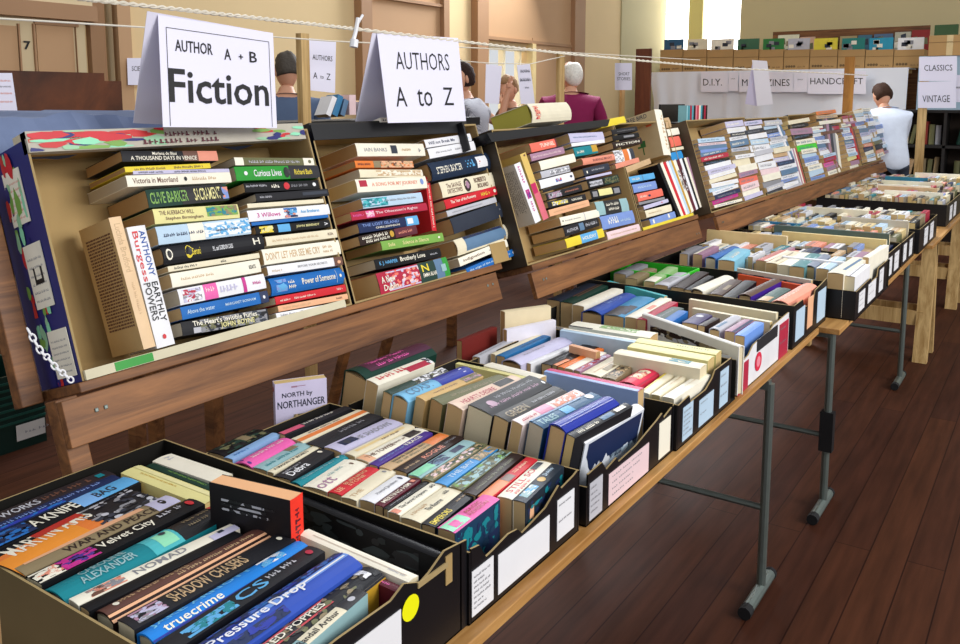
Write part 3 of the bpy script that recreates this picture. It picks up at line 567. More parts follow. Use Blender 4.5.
upright(2, (512.8,160.3, 520.5,161.7, 541.5,220), 'white', 'upright white book with print on its back cover, left in middle rack', 'D magenta .05 .4 .3 .6;M magenta,purple .45 .6 .2 .8;D magenta .65 .85 .3 .6', D=.12, face='c8c4bc', group=G3, side='a L charcoal .1 .85 .15 .9 12', dw=.004)
upright(2, (519.5,152.6, 526,152, 549,217.5), 'd8b868', 'upright yellow and pink book beside the white one with back-cover print', 'R c2185c .45 .6 .0 .8;R d86878 .6 1 0 1;O brown .02 .05 .4 .7', group=G3)
upright(2, (656.5,109, 664,111, 673.5,156), 'ivory', 'large tan book with a green creature on its cover, standing up out of carton', 'D tan .1 .9 .3 .6', D=.20, face='bca884', group=G3, side='a R olive .25 .75 .05 .1;a O dark_green .6 .7 .3 .5;a R 2c6a3c .58 .72 .38 .52;a R 2c6a3c .72 .88 .42 .45;a R 2c6a3c .68 .72 .3 .38;a R cc5530 .22 .32 .62 .78;a V slate .03 .12 .1 .7 FREE BIRD', dw=.02, hard=True, pages='ochre')
for i, (c, wd) in enumerate((('black', 1.6), ('ivory', 1.5), ('red', 1.5), ('white', 1.2), ('pale_blue', 1.3), ('mustard', 1), ('ivory', 1.6), ('maroon', 1.7), ('white', 1.3), ('black', 1.0), ('ivory', 1.2), ('mauve', 1.6))):
    if i == 0: acc = 0; tot = 16.5
    f0, f1 = acc/tot, (acc+wd)/tot; acc += wd
    T = lambda f: (656.5+f*33, 162.5-f*6); Bq = lambda f: (679.5+f*25, 217.8-f*12.5)
    upright(2, T(f0)+T(f1)+Bq(f1), c, 'thin %s book standing upright, %s in the upright row' % (nice(c), ORD[i+1] if i else 'leftmost'), 'M dark_brown,white .2 .6 .2 .8' if i in (7, 6) else '', group=G3, D=.11)
for i, (c, a, b_, c2, d, e_, f) in enumerate((('tan', 664.5, 117.5, 667, 128, 672, 127), ('ivory', 667, 129, 668.5, 136, 680, 134), ('coral', 668.8, 137, 671.5, 147, 682, 145), ('cream', 671.5, 148, 672.5, 151, 684, 149), ('2c8ccc', 670.5, 152.5, 672.5, 161.8, 684, 159))):
    quad_book((a, b_, c2, d, e_, f), Vector((RACK[2][0], 0, RACK[2][1])), RW, c, .1, 'short %s book stacked to the right of the large tan book' % {'2c8ccc': 'bright blue'}.get(c, nice(c)), group=G3)
# ---------------------------------------------------------------- cartons cut down into trays, standing on the tables
def profile(fn0, pts):
    return pts
def tray(x0, x1, y0, y1, h, label, out='black', inner='1c1a18', front=None, near=None, labels=(), edge=KRE, zb=.751, nearcol=None):
    """front = rim heights along y of the aisle wall, near = rim heights along x of the wall facing the camera"""
    e = empty('book_tray', label, 'box', (x0, y0, zb)); X, Y = x1-x0, y1-y0; c = .004; mo = mat(out, .4, .12, 14); mi_ = mat(inner, .8, .1, 9, .2)
    mb = MB(); mb.box((0, 0, 0), (X, Y, .003), mi_); mb.build('tray_floor', e)
    def wall(name, pts, along, off, ins, mo=mo):
        mb = MB()
        P = (lambda a, d, z: (off+d, a, z)) if along == 'y' else (lambda a, d, z: (a, off+d, z))
        for (a0, z0), (a1, z1) in zip(pts, pts[1:]):
            if a1-a0 < .0005: continue
            o_ = [P(a0, 0, 0), P(a1, 0, 0), P(a1, 0, z1), P(a0, 0, z0)]; i_ = [P(a0, ins, 0), P(a1, ins, 0), P(a1, ins, z1), P(a0, ins, z0)]
            mb.face(o_, mo); mb.face(i_[::-1], mi_); mb.face([o_[3], o_[2], i_[2], i_[3]], edge)
        for k in (0, -1):
            a, z = pts[k]; mb.face([P(a, 0, 0), P(a, 0, z), P(a, ins, z), P(a, ins, 0)], mo)
        return mb.build(name, e)
    wall('end_wall', near or [(0, h), (X, h)], 'x', 0, c, mat(nearcol, .6, .1, 10) if nearcol else mo); wall('end_wall', [(0, h), (X, h)], 'x', Y, -c)
    wall('side_wall', [(c, h), (Y-c, h)], 'y', 0, c); wall('side_wall', front or [(c, h), (Y-c, h)], 'y', X, -c)
    for la in labels:
        ya, yb, za, zb_ = la[:4]; mb = MB(); mb.box((X+.0005, ya, za), (X+.0016, yb, zb_), mat(la[4] if len(la) > 4 else 'white', .5, .03))
        fn = lambda a, b: (X+.002, ya+(yb-ya)*a, za+(zb_-za)*b)
        if len(la) > 5:
            for q in range(la[5]): put_dash(mb, mat('grey'), fn, .08, R.uniform(.5, .92), .88-.8*q/la[5]-.05, .88-.8*q/la[5], .05)
        mb.build('paper_label', e)
    return e
T1 = tray(-1.53, -.760, .612, 1.062, .15, near=[(0, .141), (.3, .144), (.752, .145)], label='nearest black and brown cardboard tray, with a yellow dot on its aisle side', inner='14120f', nearcol='5c5034',
  front=[(.006, .135), (.165, .142), (.275, .14), (.305, .152), (.345, .135), (.365, .14), (.405, .158), (.465, .15)], labels=((.055, .295, .02, .118, 'white', 0),))
mb = MB(); n = 20; mb.face([(.7712, .318+.020*math.cos(k*2*math.pi/n), .108+.020*math.sin(k*2*math.pi/n)) for k in range(n)], mat('f0ee10', .4, .02)); mb.build('yellow_dot_sticker', T1)
mb = MB(); mb.box((.7702, .405, .10), (.7722, .422, .148), KR); mb.box((.7702, .335, .130), (.7726, .41, .139), KRE); mb.build('torn_rim', T1)
T2 = tray(-1.44, -.756, 1.078, 1.462, .128, 'second cardboard tray, black with long white labels and a torn rim',
  front=[(.006, .132), (.03, .128), (.05, .098), (.07, .10), (.12, .108), (.15, .104), (.165, .09), (.2, .095), (.25, .103), (.28, .118), (.30, .128), (.31, .118), (.36, .125), (.378, .13)], labels=((.006, .07, .012, .092, 'white', 7), (.085, .262, .012, .085, 'white', 0), (.292, .36, .018, .10, 'white', 2)))
T3 = tray(-1.40, -.750, 1.482, 1.937, .125, near=[(0, .09), (.4, .075), (.65, .085)], label='third cardboard tray, black, holding tall leaning books with tan page ends',
  front=[(.006, .11), (.07, .113), (.09, .09), (.14, .098), (.15, .085), (.24, .09), (.36, .112), (.39, .12), (.40, .105), (.467, .12)], labels=((.012, .07, .008, .088, 'silver', 5), (.10, .31, .006, .075, 'pale_pink', 4), (.37, .44, .01, .10, 'ivory', 0)))
T4 = tray(-1.37, -.742, 1.948, 2.40, .118, 'fourth cardboard tray, black, with cream books and three pale blue labels',
  front=[(.006, .115), (.08, .12), (.09, .10), (.2, .10), (.25, .118), (.27, .135), (.409, .135)], labels=((.035, .105, .012, .10, 'pale_blue', 6), (.15, .26, .012, .085, 'pale_blue', 2), (.31, .38, .015, .12, 'pale_blue', 3)))
T5 = tray(-1.49, -.745, 2.425, 2.975, .12, 'white and red printed tray with dark corner behind the cream books', out='white',
  front=[(.006, .09), (.1, .10), (.14, .12), (.2, .125), (.23, .10), (.36, .135), (.544, .14)], labels=((.0, .10, .0, .088, 'crimson', 0), (.43, .54, .0, .12, 'crimson', 2)))
mb = MB(); n = 18; mb.face([(.7465, .20+.035*math.cos(k*2*math.pi/n), .055+.03*math.sin(k*2*math.pi/n)) for k in range(n)], mat('d82848', .5)); mb.face([(.7469, .20+.02*math.cos(k*2*math.pi/n), .055+.017*math.sin(k*2*math.pi/n)) for k in range(n)], mat('e88898', .5)); mb.build('printed_round_mark', T5)
mb = MB(); mb.box((.7455, .18, .09), (.748, .40, .128), mat('charcoal', .6)); mb.build('dark_rim_flap', T5)
T6 = tray(-1.58, -.738, 3.005, 3.50, .155, 'black tray with two blue labels, salmon book at its aisle end',
  front=[(.006, .155), (.12, .155), (.14, .12), (.28, .115), (.30, .155), (.489, .17)], labels=((.03, .15, .02, .13, 'pale_blue', 0), (.34, .47, .02, .14, 'pale_blue', 0)))
mb = MB(); mb.box((.8425, .19, .03), (.844, .27, .145), mat('peach', .6)); mb.build('torn_cardboard_patch', T6)
T7 = tray(-1.53, -.64, 3.545, 4.30, .13, near=[(0, .12), (.89, .118)], label='black tray standing on the second table above its near steel leg', labels=((.06, .18, .02, .10, 'white', 3), (.25, .42, .02, .10, 'white', 2), (.5, .6, .02, .12, 'white', 2)), front=[(.006, .115), (.3, .12), (.32, .10), (.45, .10), (.47, .135), (.694, .135)])
T8 = tray(-1.53, -.665, 4.33, 4.80, .135, 'black tray with white labels, fourth tray from the far end', labels=((.05, .2, .02, .11, 'white', 2), (.27, .4, .02, .11, 'white', 2)))
T9 = tray(-1.52, -.668, 4.85, 5.28, .13, 'black tray behind the white covered book stack, third from far end', labels=((.05, .15, .02, .11, 'white', 2), (.25, .35, .02, .11, 'white', 2)))
T10 = tray(-1.50, -.65, 5.33, 6.1, .14, 'tray at the near end of the far trestle table, black corner showing', labels=((.2, .35, .02, .12, 'white', 2), (.45, .6, .02, .12, 'white', 2)))
T11 = tray(-1.50, -.65, 6.6, 7.6, .15, 'second last tray on the far trestle table', labels=((.2, .35, .02, .12, 'white', 2), (.45, .6, .02, .12, 'white', 2)))
T12 = tray(-1.45, -.66, 7.7, 8.8, .14, 'last tray at the far end of the row of tables', labels=((.2, .35, .02, .12, 'white', 2),))
UPZ = Vector((0, 0, 1))
def traybooks(z, rows, where, group, lean=0, D=None, xmax=9, ymin=-9):
    n = len(rows); p0 = Vector((0, 0, z))
    for i, r in enumerate(rows):
        col, px = r[0], r[1:7]; spec = r[7] if len(r) > 7 else ''; kw = dict(r[8]) if len(r) > 8 else {}
        words = kw.pop('desc', nice(col)); kind = 'hardback' if kw.get('hard') else 'paperback'
        t = 'leftmost in' if i == 0 else ('rightmost in' if i == n-1 else (ORD[i+1]+' from the left in' if i < n/2 else ORD[n-i]+' from the right in'))
        dz = kw.pop('dz', 0)
        quad_book(px, p0+UPZ*dz, UPZ, col, kw.pop('D', D or (z+dz-.757)), '%s %s, %s %s' % (words, kind, t, where), lean=kw.pop('lean', lean), group=group, spec=spec, xmax=xmax, ymin=ymin, **kw)
GT = 'books in the tray with the yellow dot'
traybooks(.897, [
 ('2c2428', -60,534, -60,546, 116,474, 'T silver .1 .5 .2 .7 THE WORKS;D brown .52 .88 .3 .65;R teal .9 .95 .3 .7', dict(desc='charcoal brown')),
 ('navy', -60,547, -58,556, 121,477.5, 'D periwinkle .1 .9 .4 .7;M royal_blue,blue .0 .6 .05 .3', {}),
 ('black', -58,556.5, -50,571, 141,481.5, 'R sky_blue .62 1 .1 .95;R 7ab0e8 .6 .74 .1 .95;T ivory .3 .6 .25 .8 A KNIFE;T slate .72 .86 .25 .7 BAG;M navy,blue 0 .3 .1 .9', dict(desc='black and pale blue')),
 ('charcoal', -50,571.5, -12,594, 163,498, 'R orange 0 .62 0 .78;R e89030 0 .5 0 .62;M grey,slate,charcoal,silver .58 1 .1 .95;T ivory .1 .64 .55 .95 MARTIN AMIS;R c03028 .3 .62 .75 .95', dict(desc='smoky grey and orange')),
 ('khaki', 8,566, 20,576.5, 181,500.5, 'R peach .05 .8 .6 .95;T dark_brown .25 .85 .12 .5 WAR AND PEACE;R lilac .84 1 0 1;O black .9 .94 .3 .8', dict(desc='greyish cream', pages='grey')),
 ('black', 21,576.8, 38,585.6, 205,503, 'M ivory,salmon 0 .14 .1 .9;M magenta,purple .14 .34 .1 .9;T ivory .36 .7 .2 .8 Velvet City;D silver .74 .9 .5 .8;O red .93 .97 .3 .8', dict(desc='black magenta-lettered', pages='cream')),
 ('teal', 38.5,585.6, 64.5,598.6, 232,511, 'R turquoise .5 .68 0 .85;R mint .56 .66 .1 .7;R black .68 1 0 1;T pale_teal .15 .4 .55 .82 CAROLINE;T pale_teal .12 .42 .22 .48 ALEXANDER;O slate .6 .64 .5 .7;D khaki .76 .94 .55 .7;D khaki .76 .9 .3 .42;O red .94 .97 .55 .8', dict(hard=True, desc='teal and black', pages='grey')),
 ('ivory', 65.5,599, 76.5,605.6, 240,528, 'M salmon,brown,grey .08 .28 .1 .9;T grey .34 .66 .2 .8 NOMAD;R lilac .82 1 0 .6;R slate .88 .92 .4 .7', dict(pages='grey', desc='white paperback-sized')),
 ('black', 77,606, 88,611.5, 243,534.5, '', dict(desc='plain black')),
 ('dark_brown', 90,608.6, 113.6,618.8, 278.5,530, 'R peach 0 1 0 .3;R 5c3830 0 1 .32 .95;D tan .1 .5 .6 .8;D tan .4 .9 .4 .55;O ivory .06 .09 .5 .75', dict(pages='cream', hard=True, desc='dark brown and peach')),
 ('charcoal', 115,619, 134.5,628.6, 296,538.5, 'M mauve,lilac,grey .04 .2 .15 .9;T tan .24 .7 .2 .85 SHADOW CHASERS;O ivory .93 .96 .4 .7', dict(pages='cream')),
 ('2080d8', 135,630, 154,639.5, 310.5,545, 'T 78ccf8 .05 .66 .52 .92 JAKE ARNOTT;T ivory .08 .42 .1 .45 truecrime;M white,sky_blue .7 .86 .3 .85;R royal_blue 0 1 0 .07', dict(pages='cream', hard=True, desc='bright blue')),
 ('charcoal', 156,641, 174,650.6, 325,550.5, 'M sky_blue,teal .1 .4 .1 .7;T sky_blue .42 .62 .2 .8 CS;D silver .64 .84 .45 .75;O crimson .92 .96 .3 .7', dict(pages='cream', desc='dark grey and blue')),
 ('3050b0', 172,653, 207,668.5, 362.4,559.5, 'R 7098e0 .3 1 .45 .62;R white .55 .98 .5 .56;M navy,royal_blue,blue,4870c8 0 1 .65 .95;M navy,royal_blue 0 .5 .05 .3;T white .1 .68 .3 .68 Pressure Drop', dict(pages='cream', hard=True, desc='thick shiny blue', dz=.012)),
 ('charcoal', 213,671, 243,684.5, 385.5,572, 'M 4a4238,khaki,charcoal,olive 0 1 .05 .95;R d05058 0 .66 .35 .78;T ivory .04 .62 .44 .7 ALAI  RED POPPIES;M silver,white .9 .95 .3 .8', dict(pages='ochre', hard=True, desc='dark patterned red-labelled', face='mustard')),
 ('pale_teal', 262,685, 283,696, 387,601, 'R cream .4 .78 0 1;R charcoal .78 1 0 1;T charcoal .36 .74 .25 .75 Randall Arthur;O silver .86 .92 .3 .8;R turquoise 0 .3 .2 .8', dict(pages='cream', desc='pale teal and cream')),
], 'yellow-dotted tray', GT, xmax=-0.77, ymin=.622)
traybooks(.893, [
 ('ivory', 167,450.5, 152.4,460.2, 214,481.5, 'D silver .06 .2 .4 .7', dict(pages='cream', desc='whitish')),
 ('dark_green', 151,461, 146.5,465.4, 210,490, 'D leaf_green .3 .9 .4 .7', {}),
 ('pale_yellow', 137,462, 120.7,472, 202,504, 'D mustard .15 .6 .4 .5;R ece4a8 0 1 .62 .9', dict(desc='thick pale yellow', pages='ochre')),
 ('ivory', 306,526.6, 299,534, 409,582, 'D silver .8 .95 .3 .5;R c8b8a8 .1 .95 .45 .52', dict(pages='cream', desc='long white')),
 ('maroon', 371,572, 366,578, 402,594, 'D pink .1 .7 .3 .6', dict(desc='dark maroon', dz=-.006)),
 ('black', 291,489, 285,494, 436,556, '', dict(desc='large glossy black', hard=True, side='a M charcoal,1c2226,30383c .05 .9 .1 .95;b R black 0 1 0 .1', pages='grey')),
], 'crosswise row of yellow-dotted tray', GT, xmax=-0.77)
# fat paperback standing on end, peach page edges up, red spine to the aisle
zz = .962; pa, qa = onz(291, 501, zz), onz(209, 482, zz); nn_ = (pa-qa).normalized(); tt_ = nn_.cross(UPZ*-1)
book(frame(pa-UPZ*.1, UPZ*-1, tt_, nn_), 'f03828', .2, .034, (pa-qa).length,
     'fat paperback standing on end, peach page edges up, red spine beside glossy black book', 'D maroon .1 .5 .3 .7', group=GT, face='181418', side='a M silver,181418 .12 .14 .15 .8;a M silver,181418 .16 .18 .15 .7;a M silver,181418 .2 .22 .15 .75', pages='peach')
GT2 = 'books in the white-labelled torn tray'
traybooks(.882, [
 ('black', 208,449.5, 225,455.5, 272,432.2, 'M dark_green,olive,black .1 .95 .1 .9;R khaki .55 .7 .3 .9', {}),
 ('8ab0dc', 225.8,455.7, 232.7,459, 280.5,434, 'D blue .1 .4 .3 .6', dict(desc='light blue')),
 ('pink', 233.5,459.4, 253,464.9, 296.7,440, 'D pale_pink .2 .9 .45 .65;O purple .03 .08 .2 .4;O purple .03 .08 .6 .8', dict(hard=True, desc='bright pink', dz=.004)),
 ('pale_teal', 254,465.2, 266.8,470, 312,444.4, 'D teal .1 .8 .3 .55;M khaki .65 .85 .5 1', {}),
 ('cream', 267.7,470.3, 273.7,472.8, 319.8,447, 'T black .08 .8 .3 .75 A SEASON OF SECRETS', {}),
 ('charcoal', 275.4,473.4, 290.8,479.2, 334.3,451.2, 'T white .1 .5 .15 .6 Debra;D silver .1 .5 .65 .8;O ivory .86 .92 .45 .75', {}),
 ('teal', 291.6,479.4, 301,483.9, 348.8,456.4, 'D pale_teal .12 .8 .4 .6;O ivory .88 .93 .5 .8', dict(hard=True)),
 ('ivory', 302,484.3, 327,490.6, 367.8,463, 'T mauve .02 .38 .2 .6 ott;D pale_teal .4 .75 .6 .75;O brown .86 .9 .4 .6', dict(desc='thick white')),
 ('red', 328.5,490.4, 341.3,494.6, 379.8,469, 'T peach .05 .2 .3 .7 LEE;T peach .3 .85 .52 .82 BURNING;T peach .3 .7 .2 .45 STONE', {}),
 ('cream', 342,494.8, 356.7,500, 396,470.9, 'T tan .05 .3 .3 .6 THE;O grey .88 .93 .4 .7', {}),
 ('white', 358.5,498.4, 374.6,502.6, 410.5,477.7, 'T grey .25 .8 .3 .6 Howard Jacobson;O navy .88 .93 .3 .7', {}),
 ('maroon', 375.5,503.2, 383.2,506.4, 420.8,479.4, 'T ivory .1 .8 .25 .8 MEETING HIM;R salmon .86 .93 .3 .8', dict(desc='dark red')),
 ('black', 384,507, 388.3,509.4, 429.3,482, 'D silver .1 .6 .4 .6', {}),
 ('ivory', 388.6,509.6, 400,514.6, 442.7,485, 'T black .15 .75 .3 .7 The Secret Scripture;R salmon .0 .1 .2 .8;D black .84 .95 .4 .7', {}),
 ('cream', 401,515, 420.8,522, 462.5,491.2, 'D tan .1 .5 .6 .8;T black .3 .65 .25 .5 The Reserve;D black .8 .92 .5 .7', {}),
 ('charcoal', 421.6,522.2, 435.4,526.8, 480,490.4, 'T yellow .04 .42 .15 .6 EMPERORS;D tan .62 .85 .5 .65', dict(desc='black yellow-lettered')),
 ('pink', 436,527, 455.2,532.4, 500,498.3, 'R mint 0 .38 .12 .9;M pink .1 .25 .2 .7;T crimson .46 .8 .55 .8 MAGIC;T crimson .44 .85 .25 .48 REVISION', dict(face='1c3a58', side='a M navy,teal,1c3a58,14808c .05 .95 .05 .95', desc='pink and mint', dz=.006)),
], 'near row of torn-rim tray', GT2, xmax=-0.766)
traybooks(.885, [
 ('charcoal', 279,431.6, 285.6,435, 351.6,407.7, 'R d05070 0 .3 .2 .9;D ivory .32 .8 .5 .8', dict(desc='charcoal and rose')),
 ('cream', 292,437.2, 303,442, 369.5,412, 'R orange .0 1 .18 .55;D brown .2 .7 .65 .85', dict(desc='cream and orange')),
 ('charcoal', 306,441.8, 322,447, 383,416, 'D grey .4 .8 .4 .65', {}),
 ('lilac', 323.4,445.4, 341.5,451.4, 402.8,422.4, 'T grey .3 .9 .25 .6 THE SHADOWS;M navy,slate .14 .36 .3 .8', dict(desc='lilac grey')),
 ('cream', 346,451.8, 355,456, 414.8,426, 'R e8cc90 .1 .9 .4 .7;D brown .5 .8 .3 .5', {}),
 ('ivory', 357,456.6, 368.7,461.6, 428.4,430.4, 'R peach 0 .12 0 1;T brown .06 .5 .3 .65 THE TOWER;D brown .5 .7 .4 .6;M dark_brown .72 .92 .2 .85', {}),
 ('purple', 371,462, 378,465.8, 432.7,432.6, 'D periwinkle .1 .6 .4 .7;T ivory .55 .85 .3 .75 TRACE', {}),
 ('tan', 379,466, 390.5,469.4, 449,435.4, 'R orange .7 1 0 1;D dark_green .15 .7 .55 .85;D olive .15 .7 .15 .42', dict(desc='tan and orange')),
 ('dark_brown', 393,468.6, 407,472.4, 464.3,437, 'T salmon .35 .7 .2 .6 ROGUE;D tan .05 .3 .3 .5;D grey .75 .95 .4 .6', {}),
 ('pale_teal', 408,473.4, 420.8,477.4, 475.4,442, 'M navy,steel_blue .3 .55 .1 .9;M navy .65 .85 .2 .7;M mint .0 .3 .2 .9', {}),
 ('olive', 421.4,477.6, 432.3,480.8, 487.5,444.2, 'M tan,olive,dark_green,pale_pink .05 .95 .1 .95', dict(desc='mottled olive')),
 ('3c90d0', 435.4,480.8, 446.9,485, 498,448.4, 'T pale_blue .15 .6 .3 .7 THE BAY;M tan,olive,khaki .64 1 .05 .95', dict(desc='blue and olive')),
 ('olive', 449,485.2, 462.6,489.6, 512.5,451.6, 'M pale_teal,leaf_green,olive,dark_green 0 1 .05 .95', dict(desc='pale green mottled')),
 ('dark_brown', 464.6,490.4, 476,495, 523,454.8, 'D olive .1 .9 .3 .6', {}),
 ('red', 478,495, 489.6,499, 537.5,459, 'R orange 0 .42 .05 1;R brown .4 .55 .1 .9;D peach .6 .92 .4 .7', dict(desc='red and orange')),
 ('ivory', 497,495, 513.6,499.4, 553,463.2, 'T red .12 .75 .45 .85 STILL SO;D red .12 .5 .15 .35;M slate .75 .95 .5 .9', dict(desc='white red-lettered')),
 ('222c38', 515.7,500, 533,504.6, 570.8,467.4, 'M pale_teal,sky_blue,white .1 .4 .2 .8;O mustard .5 .62 .2 .8;D pale_blue .66 .92 .4 .75', dict(face='222c38', side='a M navy,charcoal,teal .05 .95 .05 .95;a R peach .1 .2 .2 .9', desc='dark blue-grey')),
], 'far row of torn-rim tray', GT2, xmax=-0.766)
# small pale book standing upright at the far left of the torn tray, cover to the camera
def facing(px, z0, col, label, L, th, W, spec='', side='', yaw=0, **kw):
    """book standing on its tail, front cover towards the camera; px = lower left corner of the cover"""
    q = Matrix.Rotation(math.radians(yaw), 3, 'Z'); p = onz(px[0], px[1], z0); n = q @ Vector((-1, 0, 0)); t = UPZ.cross(n) if False else None
    l = UPZ.copy(); t = n.cross(l)       # l x t = n
    return book(frame(p+l*L/2, l, t, n), col, L, th, W, label, spec, side=side, **kw)
n_ = (Matrix.Rotation(math.radians(58), 3, 'Z') @ Vector((-1, 0, 0))); p_ = ony(272, 381, 1.36)-UPZ*.095
l_ = UPZ*-1; t_ = n_.cross(l_)
book(frame(p_, l_, t_, n_), 'c8c0dc', .19, .028, .125, 'small lilac book standing upright with its front cover showing, behind pink book', 'O crimson .05 .12 .3 .7',
     group=GT2, side='b V slate .13 .21 .14 .72 NORTH by;b V slate .235 .33 .05 .96 NORTHANGER;b M khaki,tan,olive .42 .56 .35 .8;b L mauve .05 .09 .2 .8 1', pages='ochre', face='d4cce8')
GT3 = 'tall books in the third tray'
traybooks(.93, [
 ('dark_green', 347,370, 368.4,377, 437.6,349.6, 'R 4c1c38 .12 1 .25 .95;D pink .2 .75 .62 .82;D pink .25 .7 .35 .5', dict(hard=True, desc='dark green and plum')),
 ('ivory', 370,380, 378.5,384.8, 435,362.4, 'D red .1 .6 .4 .85;R crimson .55 .95 .05 .6;M slate,white .92 1 .1 .9', dict(desc='white and red')),
 ('olive', 385.5,391.5, 392.3,395, 449.5,371, 'R dark_green 0 .45 .1 .9;M white,grey,charcoal .45 1 .1 .9', {}),
 ('7ab8dc', 395,394, 409,399.6, 476,371, 'R royal_blue .5 1 0 1;T steel_blue .08 .44 .25 .75 COAST;R white .88 .92 .3 .7', dict(desc='light and royal blue', hard=True)),
 ('d0ac70', 417,397.5, 425.6,400.8, 483.7,376, 'D brown .2 .6 .4 .6;M olive,mauve .7 1 .1 .9', dict(desc='ochre')),
 ('olive', 431,400, 443,404.4, 510,379.6, 'D khaki .2 .8 .4 .65', dict(pages='brown')),
 ('e4c8b4', 446,405.5, 463.2,409.6, 526.5,380.9, 'T crimson .1 .6 .35 .7 HEARTS DESIRE;M charcoal .66 .9 .4 .95', dict(desc='pinkish cream')),
 ('charcoal', 466.6,408.6, 493,415, 552.6,384.2, 'D grey .3 .9 .62 .78;D mauve .1 .9 .3 .45;O mauve .12 .22 .3 .7;O white .94 .97 .2 .4', dict(pages='cream')),
 ('2c2a28', 494,416.8, 509,421.4, 567.8,391.5, 'T khaki .08 .4 .2 .75 GREEN;D grey .5 .9 .4 .6', dict(pages='tan', desc='brownish black')),
 ('e8d8d4', 511,421.8, 523,425, 585.2,393.7, 'R d080a0 .3 .5 0 1;M salmon,white .55 .95 .1 .9;D crimson .06 .28 .3 .6', dict(desc='white and rose')),
 ('28587c', 527,424, 544,428, 604.8,398, 'T pale_teal .04 .3 .25 .7 TALES;M sky_blue .4 .55 .2 .8;O silver .84 .94 .4 .95;R 1c6494 0 .8 .85 1', dict(pages='grey', desc='steel blue')),
 ('royal_blue', 547,425.4, 566.7,429.6, 620,401.3, 'R 3a3c90 .0 1 .35 .75;D periwinkle .2 .8 .5 .62', dict(hard=True, dz=.012, pages='tan')),
 ('charcoal', 569,435, 578.7,438.6, 636.3,406.7, 'D ivory .1 .45 .2 .6;M steel_blue .5 .7 .2 .8;R ivory .75 .92 .3 .8', dict(pages='ochre', desc='black and white')),
 ('white', 579.5,440.4, 596,444.6, 654,409, 'D pale_pink .5 .9 .5 .6', dict(hard=True, pages='brown', face='dfe4ee', side='a S navy .06 .97 .42 .93;a S pale_blue .5 .97 .3 .5', desc='thick white blue-splashed', dz=-.022)),
], 'third tray from front', GT3, lean=11, xmax=-.762)
traybooks(.905, [
 ('ivory', 486,360, 483.6,365, 538,378.6, '', dict(desc='white')),
 ('pale_yellow', 456,361, 455.5,363.3, 538,381.5, 'D olive .1 .4 .3 .6', {}),
 ('c82868', 547,366.5, 544,371, 638,391, 'R 8ea8dc 0 1 0 .3', dict(desc='pale blue and crimson long', face='8ea8dc')),
], 'crosswise row behind tall books', GT3)
GT4 = 'books in the fourth tray'
traybooks(.873, [
 ('silver', 473,355.5, 480,357.2, 515.6,339, 'D grey .1 .7 .4 .6', {}),
 ('cream', 491.4,353, 495.3,354.4, 541.4,335, '', {}),
 ('2870a8', 497,354.4, 505,356.6, 550.8,336, 'D navy .4 .9 .3 .5', dict(desc='blue')),
 ('lilac', 507,354.7, 521,361.7, 572.7,339, 'D grey .2 .6 .4 .5', dict(hard=True, desc='thick rounded white-lilac', dz=.01, pages='brown')),
 ('white', 527,361.5, 531,363.6, 575,346, '', {}),
 ('charcoal', 541.4,362.5, 551.6,365, 593.8,345, 'D grey .2 .8 .4 .6', {}),
 ('dark_brown', 553,363, 557,365.6, 599,347, 'R orange .0 .3 .0 .6', {}),
 ('e87830', 558,365.8, 564,367.6, 604,348.5, '', dict(desc='orange')),
 ('ivory', 564.8,367.4, 573,369.4, 606.5,352.4, '', dict(desc='white')),
 ('mauve', 574,369.6, 580,371.2, 611,355, 'M crimson,lilac .1 .9 .1 .9', {}),
 ('cream', 582,371.3, 600.6,376, 629.6,359, 'R tan .1 .9 .45 .55;M khaki .3 .6 .1 .4', {}),
 ('khaki', 602,376, 615,379, 640.4,361.5, 'M dark_brown,khaki,tan .1 .9 .1 .9', {}),
 ('d83050', 617,379, 638.3,384, 664.3,367.6, 'M peach,cream .25 .7 .25 .8;R crimson 0 1 0 .08', dict(desc='bright crimson', hard=True, dz=.004)),
 ('cream', 640,391, 649,393.4, 679.6,370, 'R yellow .1 1 .75 1', dict(pages='cream')),
 ('cream', 651,393.6, 660,395.6, 692,372.5, 'D tan .2 .8 .4 .6', dict(pages='ochre', desc='second cream')),
 ('ivory', 662,395.8, 674,398.6, 711,374.4, 'D tan .2 .8 .5 .6', dict(pages='cream')),
], 'fourth tray from front', GT4, xmax=-0.752)
traybooks(.905, [
 ('cream', 617,347, 613.5,352.5, 700,368, 'M teal .62 .85 .3 .9', dict(pages='cream', desc='long cream')),
 ('pale_yellow', 632,341, 627.4,346, 708,360, '', dict(pages='ochre', desc='upper pale yellow')),
 ('pale_yellow', 639,336.5, 634,341, 716,354, 'D olive .5 .9 .4 .6', dict(pages='ochre', desc='lower pale yellow')),
 ('e8e4d0', 572,319, 568.7,325, 650,337, 'M leaf_green .35 .8 .3 .9;R charcoal 0 .3 .0 .1', dict(desc='white and green')),
 ('pale_blue', 561,327, 560,330, 634,342, 'R ivory 0 1 .5 1', dict(desc='pale blue')),
], 'crosswise books, fourth tray', GT4)
def standing(a, b, z0, z1, th, col, label, D=None, spec='', **kw):
    """book standing across a tray: a, b pixel ends of its top edge on the plane z1, its wide cover towards the camera"""
    p, q = onz(a[0], a[1], z1), onz(b[0], b[1], z1); l = (q-p).normalized(); t = UPZ.cross(l)
    return book(frame((p+q)/2, l, t, UPZ), col, (q-p).length, th, z1-z0, label, spec, **kw)
standing((642, 313), (739, 346), .76, .908, .022, 'e8e6e0', 'large white card-covered book with dark photos standing across the fifth tray', side='b M grey 0 0 0 0;a M dark_brown,khaki,charcoal,silver .1 .85 .62 .8', hard=True, pages='cream')
standing((689, 299), (776, 313), .76, .905, .02, 'e4d8b8', 'cream book standing across the far side of the fifth tray', pages='cream')
